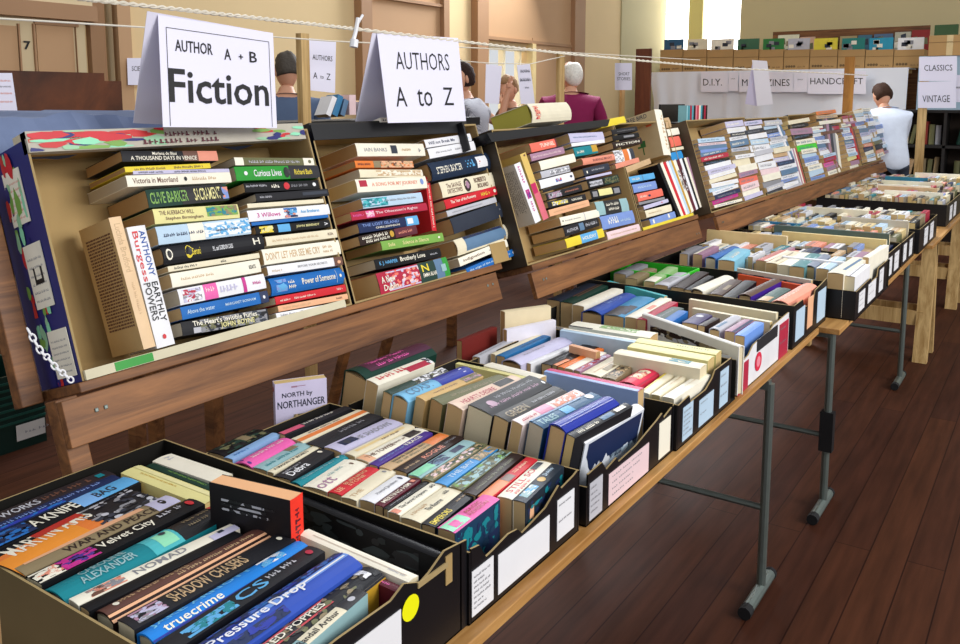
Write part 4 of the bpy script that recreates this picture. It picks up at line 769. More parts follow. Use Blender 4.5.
standing((692, 308), (770, 322), .76, .89, .02, 'cream', 'shorter cream book standing in front of the other cream one in fifth tray', pages='ochre')
standing((505, 312), (551, 306), .76, .95, .03, 'e4d4b0', 'old cream book leaning upright at the back left of the fourth tray', pages='brown')
standing((507, 330), (556, 320), .76, .91, .02, 'e4e0ec', 'white-lilac book standing in front of the old cream one', pages='brown')
standing((462, 341), (497, 327), .76, .90, .02, '702420', 'dark red book leaning at the rack side of the fourth tray', side='a V salmon .3 .7 .2 .6 HAIR', pages='brown')
standing((569, 345), (596, 352), .76, .895, .02, 'peach', 'short peach book standing in the middle of the fourth tray', pages='brown')
GT5 = 'books in the white printed tray'
traybooks(.893, [
 ('slate', 547.5,298, 560,300.5, 605,281.7, '', dict(pages='tan')),
 ('dark_green', 561.7,300.5, 573,303, 609,285, 'R brown .3 1 .5 1', {}),
 ('ivory', 575.8,302.5, 584,306, 623,289, '', dict(pages='tan', desc='white')),
 ('2448a0', 586,306, 602,311.5, 638,294, 'D periwinkle .4 .8 .4 .7', dict(hard=True, desc='deep blue')),
 ('2c88b8', 606.7,311.7, 624,316.5, 655,297.5, 'R charcoal 0 .45 .3 1;M charcoal,navy .1 .5 .1 .5', dict(desc='sky blue and charcoal')),
 ('ivory', 626.7,315, 637,318, 671.7,298.3, 'M salmon .4 .6 .1 .5', dict(desc='white')),
 ('crimson', 637.5,318, 646,320, 678,302, '', dict(desc='red')),
 ('4c5c58', 648,318, 660,320.5, 684,307.8, 'D grey .2 .8 .4 .6', dict(desc='grey-green')),
 ('blue', 661,320.5, 671,322.5, 688,311, '', {}),
 ('3c3060', 684,320, 697.5,324, 712.5,314.4, 'O silver .6 .8 .3 .8', dict(desc='dark purple')),
 ('dark_brown', 698.5,324.2, 705,326, 720,318, '', {}),
 ('silver', 710.6,326, 720,329, 741.6,315.8, 'M steel_blue .1 .5 .3 .6', dict(hard=True, desc='silvery')),
 ('mauve', 725.6,329.4, 735,332, 753.8,320, 'R navy 0 1 0 .3', {}),
 ('7098e0', 737.8,332, 745,336, 764,322.4, '', dict(desc='periwinkle blue', dz=.004)),
], 'white printed tray', GT5, xmax=-0.755)
standing((607, 281), (664, 296), .76, .90, .018, 'turquoise', 'turquoise book lying along the far wall of the white printed tray')
GT6 = 'books in the black tray with blue labels'
traybooks(.905, [
 ('grey', 617,271, 626,274, 648,264, '', {}),
 ('khaki', 628,276, 637,278.8, 657,268.5, '', dict(pages='tan')),
 ('98c080', 646.7,278.5, 655,281.7, 678,267, 'R ivory 0 .3 0 1', dict(desc='pale green')),
 ('silver', 656.7,282.5, 668,285.4, 690,273, 'R grey .2 .6 .2 .8', {}),
 ('dark_brown', 673,285, 684,288, 708.8,272, '', dict(pages='tan')),
 ('black', 685,288.4, 691.5,290, 714,276, '', {}),
 ('ivory', 692,286, 703,289.4, 734,276, '', dict(hard=True, desc='thick white', pages='tan', dz=.004)),
 ('4c3830', 711.6,291, 722,294.7, 742.5,280, 'R khaki .3 .6 .2 .5', dict(desc='brownish black', pages='tan')),
 ('black', 723,295, 735,298, 756.6,281, '', dict(pages='tan')),
 ('5c4438', 741,291.6, 751,294.8, 782,279.4, '', dict(face='40208c', desc='brown with purple cover', hard=True, pages='tan', dz=.008)),
 ('4c6460', 757.5,298.4, 770.6,301.4, 791,288.5, 'R tan .0 .3 .2 .9', dict(desc='grey-green')),
 ('f0a088', 774.4,297.2, 788,301.4, 817.5,284, 'D ivory .1 .6 .4 .55', dict(hard=True, desc='salmon pink', dz=.01, pages='grey')),
], 'blue-labelled tray', GT6, xmax=-0.748)
standing((737, 268), (811, 280), .76, .925, .016, 'c4c4b8', 'pale book with a dark strip along the far wall of the blue-labelled tray', side='a M slate,grey,charcoal 0 .9 .75 .9')
standing((738, 274), (806, 286), .76, .905, .016, 'e05c38', 'orange-red book standing in front of the pale striped one')
e = tray(-1.565, -1.25, 3.28, 3.485, .148, 'lime green folder box inside the blue-labelled tray', out='lime', inner='30b828', edge=mat('48d838', .5), zb=.757)
GT7 = 'books in the tray above the near leg of the second table'
traybooks(.925, [
 ('grey', 681.7,252, 688,254, 702.5,246, '', dict(pages='tan')),
 ('mauve', 695,252.4, 702.5,254.5, 719,246, 'R ivory 0 1 .6 1', dict(desc='white and mauve')),
 ('4474b8', 706.7,255, 716,257, 740,246.4, '', dict(pages='cream', hard=True, desc='mid blue')),
 ('88c8e0', 722,256, 734.8,260.6, 750.4,249, 'D ivory .2 .7 .3 .6', dict(desc='pale turquoise', pages='tan')),
 ('c87870', 758.8,258.2, 767,261, 790,250.4, 'R ivory 0 1 0 .3', dict(pages='tan', desc='faded red')),
 ('cream', 767.5,261, 777.5,263.4, 800,251.6, 'D brown .1 .9 .3 .5', {}),
 ('ivory', 779,263.3, 791,265.6, 812,253, '', dict(pages='cream')),
 ('5c8c90', 792,263, 804.6,267, 822,254, 'R pale_teal .4 .8 .1 .6', dict(desc='green-blue')),
 ('8890a0', 806.7,262.5, 815,265.8, 831,254.4, '', dict(desc='blue-grey', hard=True)),
 ('pale_blue', 817.5,266.2, 829,269, 846,257, 'R ivory 0 1 .5 1', {}),
 ('e8e0cc', 829.4,270.2, 843.8,273.6, 868,258, 'R steel_blue .2 .9 .2 .4', dict(desc='tall cream', dz=.01)),
 ('white', 845.6,274, 857,276.6, 872,264.4, 'R grey 0 1 .4 .5', dict(pages='cream')),
 ('ivory', 872,256.2, 882,258.6, 901,246, '', dict(pages='tan', desc='tall white', dz=.02)),
], 'tray above steel leg', GT7, xmax=-0.65)
# far trays: each book its own object in the nearer ones, the farthest as one uncountable mass
FARC = ['ivory', 'cream', 'white', 'pale_blue', 'steel_blue', 'navy', 'crimson', 'charcoal', 'dark_brown', 'tan', 'khaki', 'grey', 'teal', 'silver', 'e0c890', 'salmon', 'periwinkle', 'black', 'olive', 'mauve', 'white', 'cream', 'ivory']
far = MB()
def farbook(M, col, L, th, D, pages='tan', acc=None, label=None, group=None):
    global far
    keep = far
    if label: far = MB(); M0, M = M, Matrix()
    x0, x1 = -L/2, L/2; far.box((x0, .0008, -D), (x1, th-.0008, -.0015), PAGES[PG[pages]], M)
    m = mat(col, .45); far.box((x0, 0, -.0014), (x1, th, 0), m, M); far.box((x0, 0, -D), (x1, .0012, -.0014), m, M); far.box((x0, th-.0012, -D), (x1, th, -.0014), m, M)
    if acc: put_dash(far, mat(acc), lambda a, b: M @ Vector((x0+L*a, th*b, .0006)), .1, .8, .3, .7, .05, rf)
    if label:
        tag(far.build('paperback_book', M=M0), label, 'book', group); far = keep
rf = random.Random(11)
def farrow(x0, x1, y, z, zb=.76, L=.19, pal=FARC, where=None):
    x = x1; nn = 0
    while x > x0+.03:
        th = rf.uniform(.018, .042); x -= th
        dz = rf.uniform(-.02, .012); M = frame((x+th, y+L/2+rf.uniform(-.01, .01), z+dz), (0, 1, 0), (-1, 0, 0), UPZ)
        cc = rf.choice(pal); nn += 1
        farbook(M, cc, L*rf.uniform(.85, 1), th*.96, z+dz-zb, rf.choice(['tan', 'cream', 'ochre', 'grey']), rf.choice(['grey', 'ivory', 'charcoal', None]),
                label='%s book %s %s' % (nice({'e0c890': 'straw-coloured'}.get(cc, cc)), 'nearest the aisle in' if nn == 1 else ordn(nn)+' from the aisle in', where) if where else None, group=where and 'books in '+where)
def faracross(x0, x1, y, z, col, zb=.76, th=.025):
    farbook(frame(((x0+x1)/2, y, z), (1, 0, 0), (0, 1, 0), UPZ), col, x1-x0, th, z-zb, 'cream')
farrow(-1.5, -.68, 3.84, .90, where='the middle row, tray above steel leg'); farrow(-1.5, -.69, 4.06, .905, where='the back row, tray above steel leg'); faracross(-1.5, -1.1, 4.27, .95, 'e4c890'); faracross(-1.0, -.7, 3.82, .93, 'white')
farrow(-1.5, -.69, 4.35, .90); faracross(-1.2, -.70, 4.56, .93, 'e8d090'); farrow(-1.5, -.70, 4.60, .89); faracross(-1.3, -.72, 4.775, .93, '506058')
farrow(-1.5, -.70, 4.87, .905); farrow(-1.5, -.71, 5.08, .92, pal=['cream', 'ivory', 'pale_blue', 'e0c890', 'tan']); faracross(-1.5, -1.1, 5.07, .905, '2078a8'); faracross(-1.05, -.7, 5.26, .94, 'b8b0a0')
for y, z in ((5.36, .92), (5.56, .93), (5.78, .92), (6.62, .93), (6.85, .94), (7.1, .93), (7.35, .94), (7.75, .94), (8.0, .93), (8.3, .94), (8.55, .93)):
    farrow(-1.47, -.68, y, z, L=.2)
    if rf.random() < .8: a = rf.uniform(-1.4, -1.0); faracross(a, a+rf.uniform(.3, .5), y+.19, z+.03, rf.choice(['2c7890', 'charcoal', 'cream', 'e0a890', 'tan', 'teal', 'ivory', 'black']))
# the far rack: stacks from their corners in the photo plane
X3, Z3 = RACK[3]; P3 = Vector((X3, 0, Z3)); rinv = None
def farstack(tl, bl, wpx, n, pal, pages='tan', D=.155, where=None):
    a, b = on(tl[0], tl[1], P3, RW), on(bl[0], bl[1], P3, RW); c = on(bl[0]+wpx, bl[1]-wpx*.27, P3, RW); L = (c-b).length
    ax = (a-b); hts = [rf.uniform(.7, 1.3) for _ in range(n)]; s = sum(hts); acc = 0
    for i, h_ in enumerate(hts):
        th = ax.dot(RV)*h_/s; p = b+ax*(acc/s); acc += h_; l = (Vector((0, 1, 0))+RV*rf.uniform(-.015, .025)).normalized(); t = RW.cross(l)
        LL = L*rf.uniform(.92, 1.03); o = p+l*LL/2+l*rf.uniform(-.01, .02)+RW*rf.uniform(-.01, .012)
        col = pal[(n-1-i) % len(pal)]; kk = n-i; farbook(frame(o, l, t, RW), col, LL, th*.95, D, pages, rf.choice(['grey', 'steel_blue', None, 'ivory']),
            label='%s paperback, %s %s' % (nice(col), 'topmost in' if kk == 1 else ('lowest in' if kk == n else ordn(kk)+' from top of'), where) if where else None, group=where and 'books in '+where)
LB = ['ivory', 'pale_blue', 'white', 'periwinkle', 'white', 'steel_blue', 'lilac', 'white', 'pale_blue']
farstack((697, 139), (715, 208), 27, 17, ['pale_blue', 'pale_pink', 'steel_blue', 'periwinkle', 'steel_blue', 'crimson', 'black', 'white', 'lilac', 'white', 'cream', 'white', 'pale_blue', 'white', 'navy', 'magenta', 'ivory'], where='the leftmost stack, far rack')
farstack((724, 122), (745, 201), 18, 15, ['lilac', 'white', 'slate', 'white', 'steel_blue', 'silver', 'khaki', 'white', 'cream', 'ivory', 'mauve', 'coral', 'pale_pink', 'ivory'], where='the second stack, far rack')
farstack((741.7, 122), (767, 198), 18, 14, ['lilac', 'white', 'slate', 'white', 'pale_blue', 'white', 'silver', 'white', 'white', 'pale_pink', 'ivory', 'grey', 'silver', 'slate'], where='the third stack, far rack')
farstack((762, 121), (785.5, 193), 17, 17, ['silver', 'pale_blue', 'slate', 'periwinkle', 'silver', 'white', 'pale_blue', 'cream', 'tan', 'lilac', 'navy', 'white', 'steel_blue', 'white', 'periwinkle', 'white'], where='the fourth stack, far rack')
farstack((786, 121), (797, 152), 20, 6, ['cream', 'black', 'mauve', 'black', 'ivory', 'lime'], 'ochre'); farstack((799, 150), (811, 181), 14, 7, ['ivory', 'pale_blue', 'periwinkle', 'white'])
farstack((810, 127), (829, 176), 12, 13, LB+['crimson', 'pink', 'mauve']); farstack((814, 112), (822, 135), 20, 7, ['orange', 'tan', 'black', 'ivory', 'black', 'crimson', 'brown'], 'brown')
farstack((840, 124), (851, 170), 9, 12, LB+['pale_yellow', 'mauve']); farstack((842, 116), (846, 128), 10, 4, ['crimson', 'pale_pink', 'mauve']); farstack((852, 111), (868, 162), 9, 14, LB+['salmon', 'navy'])
farstack((861, 108), (878, 158), 8, 13, LB+['olive', 'black', 'salmon']); farstack((870, 116), (884, 154), 7, 11, LB+['charcoal', 'mauve'])
def farup(tl, tr, br, cols):
    a, b, c = [on(p[0], p[1], P3, RW) for p in (tl, tr, br)]; l = (c-b).normalized(); t = RW.cross(l); W = (b-a).dot(t)/len(cols)
    for i, cc in enumerate(cols): farbook(frame((b+c)/2-t*W*(len(cols)-i), l, t, RW), cc, (c-b).length, W*.95, .11)
farup((774, 118), (778, 117), (795, 160), ['white', 'steel_blue']); farup((791, 149), (796, 148), (806, 184), ['white', 'mauve', 'ivory', 'crimson']); farup((825, 138), (838, 136), (842, 169), ['5c5060', 'mauve', 'slate', 'grey', 'ivory']); farup((851, 130), (854, 129), (862, 160), ['red', 'maroon'])
tag(far.build('distant_books'), 'mass of small books in the far trays and the far slanting rack', 'books', kind='stuff')
# ---------------------------------------------------------------- signs, cords and sticks
PAPER = mat('e2e0f2', .4, .02, 3)
def sheet(mb, tl, tr, br, bl, texts=(), frame_=False, m=PAPER, dz=.0009):
    """thin paper sheet between four world points, printed on its front"""
    n = (tr-tl).cross(bl-tl).normalized()*-1
    v = [tl, tr, br, bl]; w_ = [p-n*.0012 for p in v]
    mb.grid(v+w_, [(3, 2, 1, 0), (4, 5, 6, 7), (0, 1, 5, 4), (1, 2, 6, 5), (2, 3, 7, 6), (3, 0, 4, 7)], m)
    fn = lambda a, b: (tl*(1-a)+tr*a)*b+(bl*(1-a)+br*a)*(1-b)+n*dz
    K = mat('black', .6, .02)
    for t in texts:
        if t[0] == '-': put_dash(mb, mat(t[5], .6, .02), fn, *t[1:5], .03)
        else: put_text(mb, t[0], mat(t[6] if len(t) > 6 else 'black', .6, .02), fn, *t[1:5], t[5] if len(t) > 5 else .0)
    if frame_:
        a0, a1, b0, b1, w2 = .055, .955, .01, .90, .006
        for q in ((a0, a1, b1-w2, b1), (a0, a0+w2*.7, b0, b1), (a1-w2*.7, a1, b0, b1)): mb.face([fn(q[0], q[2]), fn(q[1], q[2]), fn(q[1], q[3]), fn(q[0], q[3])], K)
SX = -1.745
def tent(name, label, tl, tr, br, bl, btl, bbl, texts, **k):
    e = empty(name, label, 'sign', onx(*tl, SX))
    o = Vector(e.location); P = lambda p, X: onx(p[0], p[1], X)-o
    mb = MB(); A, B = P(tl, SX), P(tr, SX); sheet(mb, A, B, P(br, SX+.055), P(bl, SX+.055), texts, **k); mb.build('front_sheet', e)
    d = Vector((-.003, 0, 0)); dn = P(bl, SX+.055)-A; dn = Vector((-dn.x-.02, 0, dn.z))
    a2 = P(btl, SX-.002); mb = MB(); sheet(mb, B+d, a2, a2+dn, B+d+dn); mb.build('back_sheet', e); return e
e = tent('hanging_sign', 'large white folded Fiction sign with Author A + B written by hand, over the cord', (158, 15), (273, 33), (277, 128), (163, 127), (147, 11), (146, 120),
     [('Fiction', .06, .93, .22, .53, .014), ('AUTHOR', .12, .43, .69, .80, .012), ('A', .53, .59, .66, .77, .012), ('+', .66, .70, .68, .73, .02), ('B', .76, .83, .66, .77, .012)], frame_=True)
tent('hanging_sign', 'white folded AUTHORS A to Z sign above the second carton', (377, 33), (458, 38), (466, 121), (388, 123), (372, 33), (364, 120),
     [('AUTHORS', .17, .84, .60, .80, -.004), ('A', .12, .25, .18, .40, .0), ('to', .38, .57, .18, .38, .0), ('Z', .72, .85, .19, .40, .0)])
def flat_sign(label, depthfn, tl, tr, br, bl, texts, name='paper_sign', **k):
    q = [depthfn(*p) for p in (tl, tr, br, bl)]; e = q[0].copy(); mb = MB(); sheet(mb, *[p-e for p in q], texts, **k)
    o = mb.build(name); o.location = e; return tag(o, label, 'sign')
fx = lambda X: (lambda x, y: onx(x, y, X)); fy = lambda Y: (lambda x, y: ony(x, y, Y))
flat_sign('small white sheet reading AUTHORS A to Z beside the pale wooden stick', fx(-2.535), (306, 38), (336, 41), (335, 93), (307, 90), [('AUTHORS', .2, .88, .60, .70), ('A', .22, .36, .24, .36), ('to', .46, .58, .25, .31), ('Z', .68, .82, .24, .36)])
flat_sign('sheet reading SCIENCE on the cream wall left of the Fiction sign', fx(XW+.14), (127, 58), (149, 58), (149, 85), (128, 85), [('SCIENCE', .2, .98, .52, .70, 0, 'slate')])
flat_sign('white printed sheet at the far left in front of the hardboard screen', fx(-3.2), (-14, 73), (12, 73), (18, 115), (-14, 115), [('-', .2, .9, .80, .84, 'salmon'), ('-', .2, .9, .66, .70, 'grey'), ('-', .2, .9, .5, .54, 'salmon'), ('-', .2, .9, .3, .34, 'salmon')])
flat_sign('blank bright white sheet hanging in front of the open doorway', fx(-3.0), (486, 64), (502, 66), (499, 104), (485, 103), [])
flat_sign('narrow white folded sign with small print right of the doorway', fx(-3.0), (517, 65), (530, 64), (535, 104), (521, 104), [('-', .2, .9, .80, .88, 'slate'), ('-', .1, .9, .58, .66, 'slate'), ('-', .4, .7, .4, .44, 'slate')])
flat_sign('small sign reading SHORT STORIES on a thin stick', fx(-4.0), (615, 63), (632, 63), (632, 90), (615, 90), [('SHORT', .2, .85, .54, .66, 0, 'slate'), ('STORIES', .12, .9, .36, .48, 0, 'slate')])
flat_sign('white folded card standing bright above the far cartons', fy(8.3), (752, 60), (767, 61), (773, 104), (757, 106), [], m=mat('f4f4ff', .4, .01))
flat_sign('shade-tinted rear leaf of the folded card above the far cartons', fy(8.32), (753, 60), (757, 62), (757, 106), (745, 104), [], m=mat('d4d0ec', .5, .02))  # same card as the front leaf, its shade put into a darker paper colour
CL = fy(10.385)
flat_sign('sheet reading CLASSICS at the top of the right-hand post', CL, (919, 57), (957, 56), (957, 81), (919, 81), [('CLASSICS', .14, .88, .42, .66, 0, 'slate')])
flat_sign('sheet reading VINTAGE below the CLASSICS sheet', CL, (918, 82), (956, 81), (956, 108), (918, 108), [('VINTAGE', .12, .84, .22, .48, 0, 'slate')])
flat_sign('white sheet at the far right edge beside the VINTAGE sheet', fy(10.392), (950, 75), (985, 75), (985, 103), (956, 102), [('-', .1, .4, .5, .6, 'slate')])
def stick(label, X, x0, x1, ytop, m=WOODP, Y=None, thick=.03):
    a = onx(x0, ytop, X) if Y is None else ony(x0, ytop, Y); b = onx(x1, ytop, X) if Y is None else ony(x1, ytop, Y)
    mb = MB(); w_ = (b-a); d = Vector((-w_.y, w_.x, 0)).normalized()*thick; z = a.z
    vs = [Vector((p.x, p.y, 0)) for p in (a, b, b+d, a+d)]; vs = vs+[v+Vector((0, 0, z)) for v in vs]; o0 = vs[0].copy()
    mb.grid([v-o0 for v in vs], [(3, 2, 1, 0), (4, 5, 6, 7), (0, 1, 5, 4), (1, 2, 6, 5), (2, 3, 7, 6), (3, 0, 4, 7)], m); o = mb.build('wooden_post'); o.location = o0
    return tag(o, label, 'post')
stick('pale wooden stick standing behind the first rack, between two AUTHORS signs', -2.5, 301, 309, 33)
stick('thin stick carrying the SHORT STORIES sign', -4.05, 622, 625, 88, mat('b08c58', .6))
stick('dark brown upright board behind the middle rack', 0, 636, 651, 49, wood('reddish_board', '4a2414', '6c3a22', (9, 9, 1.5)), Y=8.2)
stick('golden wooden post in front of the white cloth and HANDCRAFT sheet', 0, 845, 855, 57, wood('golden_board', '7c4e20', 'b8823c', (9, 9, 1.5)), Y=9.3)
stick('thin pale post behind the man in maroon, holding the sagging string', -3.03, 560, 565, 52)
stick('pale wooden upright in front of the dark book shelves at right', 0, 921, 930, 62, Y=10.4)
# cords
def cord(label, pts, r, twist=False, m=mat('d8d0c0', .8, .1, 60)):
    mb = MB(); pts = [Vector(p) for p in pts]
    if twist:
        n = 700
        for ph in (0, math.pi):
            q = []
            for i in range(n):
                t = i/(n-1)*(len(pts)-1); k = min(int(t), len(pts)-2); p = pts[k].lerp(pts[k+1], t-k); a = i*.75+ph
                q.append(p+Vector((math.cos(a)*r*.55, 0, math.sin(a)*r*.55)))
            mb.tube(q, r*.6, m, 5)
    else: mb.tube(pts, r, m, 6)
    return tag(mb.build('clothesline'), label, 'cord')
ys = [(.75, 1.83), (1.09, 1.822), (1.9, 1.816), (3.2, 1.80), (5, 1.80), (9.6, 1.86)]
cord('thick twisted cord stretched above the racks, carrying the folded signs', [(SX, y, z) for y, z in ys], .0052, True)
cord('thin pale string running behind the twisted cord', [onx(-40, 16, -2.35), onx(140, 27, -2.35), onx(330, 41, -2.35), onx(560, 52, -2.35), onx(700, 60, -2.35)], .0028)
cord('thin string sagging towards the doorway behind the second sign', [onx(440, 59, -3.02), onx(486, 63, -3.02), onx(530, 64, -3.02), onx(565, 56, -3.02)], .003)
p = onx(356, 30, SX+.01); mb = MB(); mb.tube([p+Vector((0, .01, .035)), p+Vector((0, 0, .0)), p+Vector((0, -.012, -.03))], .006, mat('white', .5), 8)
mb.tube([p+Vector((.004, -.012, -.028)), p+Vector((.004, -.016, -.05))], .012, mat('white', .5), 8); mb.tube([p+Vector((0, .03, .045)), p+Vector((0, .0, .01))], .004, mat('white', .5), 6)
tag(mb.build('cord_knot'), 'white knotted cord end hanging beside the second folded sign', 'knot')
# white plastic chain on the corner of the strawberry carton
X1, Z1 = RACK[1]; P1 = Vector((X1, 0, Z1))
cp = [on(x, y, P1+RW*.012, RW) for x, y in ((27, 328), (34, 340), (41, 352), (48, 358), (56, 368), (64, 374), (72, 381))]
e = empty('plastic_chain', 'white plastic chain draped over the lower left corner of strawberry carton', 'chain', cp[0])
for i, (a, b) in enumerate(zip(cp, cp[1:])):
    for s in range(2):
        p0_, p1_ = a.lerp(b, s*.5)-cp[0], a.lerp(b, s*.5+.62)-cp[0]; mid = (p0_+p1_)/2; d = (p1_-p0_).normalized(); L_ = (p1_-p0_).length/2
        sd = d.cross(RW).normalized() if (s % 2) else (d.cross(RW).normalized()*.5+RW*.8).normalized()
        mb = MB(); mb.tube([mid+d*L_*math.cos(t*math.pi/6)+sd*.0055*math.sin(t*math.pi/6) for t in range(13)], .0018, mat('white', .35), 6); mb.build('link', e)
# ---------------------------------------------------------------- more cartons' contents: big book and flaps on top of the third carton
X2, Z2 = RACK[2]; P2 = Vector((X2, 0, Z2))
quad_book((529.5, 102, 534.6, 122, 573.5, 119), P2+RW*.03, RW, 'e0d8c0', .19, 'huge cream-spined book with yellow page edges lying on top of the third carton', hard=True, pages='yellow', spec='M crimson,salmon .08 .2 .15 .85;D crimson .1 .2 .3 .6')
mb = MB(); q = [on(x, y, P2+RW*.01, RW) for x, y in ((487, 133), (610, 119), (608, 126), (492, 142))]; qq = [v-RW*.12 for v in q]; mb.grid(q+qq, [(3, 2, 1, 0), (4, 5, 6, 7), (0, 1, 5, 4), (1, 2, 6, 5), (2, 3, 7, 6), (3, 0, 4, 7)], mat('black', .35, .2, 30))
tag(mb.build('black_plastic_bag'), 'crumpled black plastic folded along the top of the third carton', 'bag')
# blue-grey cloth on the rear rack behind the first carton
mb = MB(); n = 40; za = onx(60, 115, -2.0).z
for i in range(n):
    y0_, y1_ = .55+i*.03, .55+(i+1)*.03; f = lambda y: za+.006*math.sin(y*23)+.004*math.sin(y*51)
    for k, (xa, xb, da, db) in enumerate(((-1.87, -1.96, -.09, 0), (-1.96, -2.5, 0, 0), (-2.5, -2.56, 0, -.25))):
        mb.face([(xa, y0_, f(y0_)+da), (xa, y1_, f(y1_)+da), (xb, y1_, f(y1_)+db), (xb, y0_, f(y0_)+db)], mat('6a7898', .8, .15, 20))
e = empty('cloth_covered_shelf', 'blue-grey cloth over a shelf behind the strawberry-printed carton', 'shelf', (-2.2, 1.1, 0)); c_ = mb.build('cloth', e); c_.location = -Vector(e.location)
mb = MB(); mb.box((-.32, -.5, za-.06), (.2, .6, za-.03), WOODV)
for y in (-.45, .5): mb.box((-.3, y, 0), (-.26, y+.04, za-.06), WOODV); mb.box((.1, y, 0), (.14, y+.04, za-.06), WOODV)
mb.build('wooden_shelf_frame', e)
# rear book table seen between the signs
XR = -3.1
e = empty('black_book_shelf', 'black-topped shelf of books beyond the first racks, by man in blue', 'shelf', onx(150, 118, XR)); o_ = Vector(e.location); yb = onx(480, 118, XR).y
mb = MB(); zt = onx(340, 121, XR).z-o_.z; mb.box((-.35, 0, zt-.05), (0, yb-o_.y, zt), mat('black', .6)); mb.build('shelf_top', e)

for yq in (.05, yb-o_.y-.1): mb = MB(); mb.box((-.2, yq, -o_.z), (-.15, yq+.05, zt-.05), WOODV); mb.build('leg', e)
for i, (x, y0_, y1_, c, wd, ln) in enumerate(((330, 100, 121, 'white', .03, -.5), (336, 99, 121, '3c7ca8', .035, -.45), (343, 103, 120, 'steel_blue', .03, -.4), (350, 98, 118, 'pale_pink', .05, 0), (361, 106, 119, 'silver', .03, .3), (172, 106, 121, 'tan', .04, .0), (430, 112, 121, 'cream', .04, 0))):
    p = onx(x, y1_, XR-.02); hgt = (onx(x, y0_, XR-.02)-p).length
    l = Vector((0, math.sin(ln), -math.cos(ln))); t = RW.cross(l).normalized(); nn = l.cross(t); 
    book(frame(Vector((p.x, p.y, zt+o_.z+hgt/2+.03)), l, nn.cross(l), nn), c, hgt, wd, .1, '%s book standing on the black shelf, %s' % (nice({'3c7ca8': 'blue'}.get(c, c)), ('left of the blue leaning one', 'leaning in front of man in blue', 'right of the blue leaning one', 'with pictured spine, left of AUTHORS sign', 'thin, close to AUTHORS sign', 'behind the Fiction sign edge', 'under the AUTHORS sign')[i]), group='books on the black shelf')
# dark ribbed crate on the floor at lower left
XC = -3.92; ca, cb = onx(-90, 500, XC), onx(47, 440, XC); hz = .36
e = empty('plastic_crate', 'dark green ribbed plastic crate with white label on the floor under the rack', 'crate', (XC, 1.05, 0)); DG = mat('0c2822', .35, .2, 20)
Lc = cb.y-1.05; mb = MB(); mb.box((-.4, 0, 0), (0, Lc, .04), DG); mb.box((-.4, 0, .04), (-.39, Lc, hz), DG); mb.box((-.01, 0, .04), (0, Lc, hz), DG); mb.box((-.39, 0, .04), (-.01, .01, hz), DG); mb.box((-.39, Lc-.01, .04), (-.01, Lc, hz), DG)
for k in range(7): mb.box((0, 0, .13+.032*k), (.008, Lc, .14+.032*k), mat('1c4a40', .3)); mb.box((-.39, Lc, .13+.032*k), (-.01, Lc+.008, .14+.032*k), mat('1c4a40', .3))
mb.build('crate_body', e)
la, lb = onx(17, 455, XC), onx(48, 432, XC); mb = MB(); mb.box((.009, la.y-1.05, .045), (.011, min(lb.y-1.05, Lc-.01), .12), mat('c8c4c0', .6)); put_dash(mb, mat('grey'), lambda a, b: (.0115, la.y-1.05+.2*a, .05+.06*b), .2, .8, .4, .6, .1); mb.build('paper_label', e)
# ---------------------------------------------------------------- far end: cloth-covered bench, cartons, magazines
YB = 12.6
def yb_(x, y, Y=YB): return ony(x, y, Y)
bz = yb_(780, 70).z
e = empty('covered_bench', 'long bench under a white cloth at the far end of the hall', 'bench', (yb_(655, 70).x, YB, 0)); o_ = Vector(e.location); LX = yb_(905, 70).x-o_.x
mb = MB(); mb.box((0, 0, bz-.06), (LX, .6, bz-.01), WOODP)
for x in (.05, LX/2, LX-.09): mb.box((x, .05, 0), (x+.05, .1, bz-.06), WOODP); mb.box((x, .5, 0), (x+.05, .55, bz-.06), WOODP)
mb.build('bench_frame', e)
mb = MB(); nx, nz = 90, 8; WC = mat('e4e6ec', .8, .04, 3)
def cl(i, j):
    x = -.05+(LX+.1)*i/nx; d = j/nz; z = bz-d*.78; wv = (.03+.05*d)*(math.sin(x*5.1)+.5*math.sin(x*11.7+1)+.3*math.sin(x*23)); ed = .25*max(0, 1-x/.5)*d
    return (x+ed*.5*math.sin(3*d), -.05-.04*d-max(0, wv)*.7, z)
mb.grid([cl(i, j) for i in range(nx+1) for j in range(nz+1)], [(i*(nz+1)+j, i*(nz+1)+j+1, (i+1)*(nz+1)+j+1, (i+1)*(nz+1)+j) for i in range(nx) for j in range(nz)], WC)
mb.box((-.05, -.05, bz-.01), (LX+.05, .6, bz), WC); mb.build('white_cloth', e, smooth=True)
YS = YB-.16
for lab, x0, x1, y0_, y1_, tx in (('D.I.Y.', 701, 728, 72, 92, [('D.I.Y.', .08, .78, .32, .66)]), ('a dash, left one,', 728.5, 738, 72, 91, [('-', .25, .7, .62, .68, 'slate')]), ('MAGAZINES', 739, 793, 72, 92, [('MAGAZINES', .06, .94, .3, .64)]),
        ('a dash, right one,', 793.5, 807, 72, 92, [('-', .3, .7, .6, .66, 'slate')]), ('HANDCRAFT', 807.5, 866, 71, 94, [('HANDCRAFT', .05, .95, .42, .70)])):
    flat_sign('white sheet reading %s pinned to the far white cloth' % lab, fy(YS), (x0, y0_), (x1, y0_), (x1, y1_), (x0, y1_), tx, m=mat('ece8f2', .5, .02))
CB = mat('b08c5c', .8, .06, 5, .2); xs = [660, 683, 707, 733.5, 759, 784, 810, 838, 865.5, 894, 925]
magc = ['2c5c80', 'cream', 'ivory', '38684c', '2c7c3c', 'silver', 'e0d040', '208078', '2898b8', 'f0f0f0', '305030']
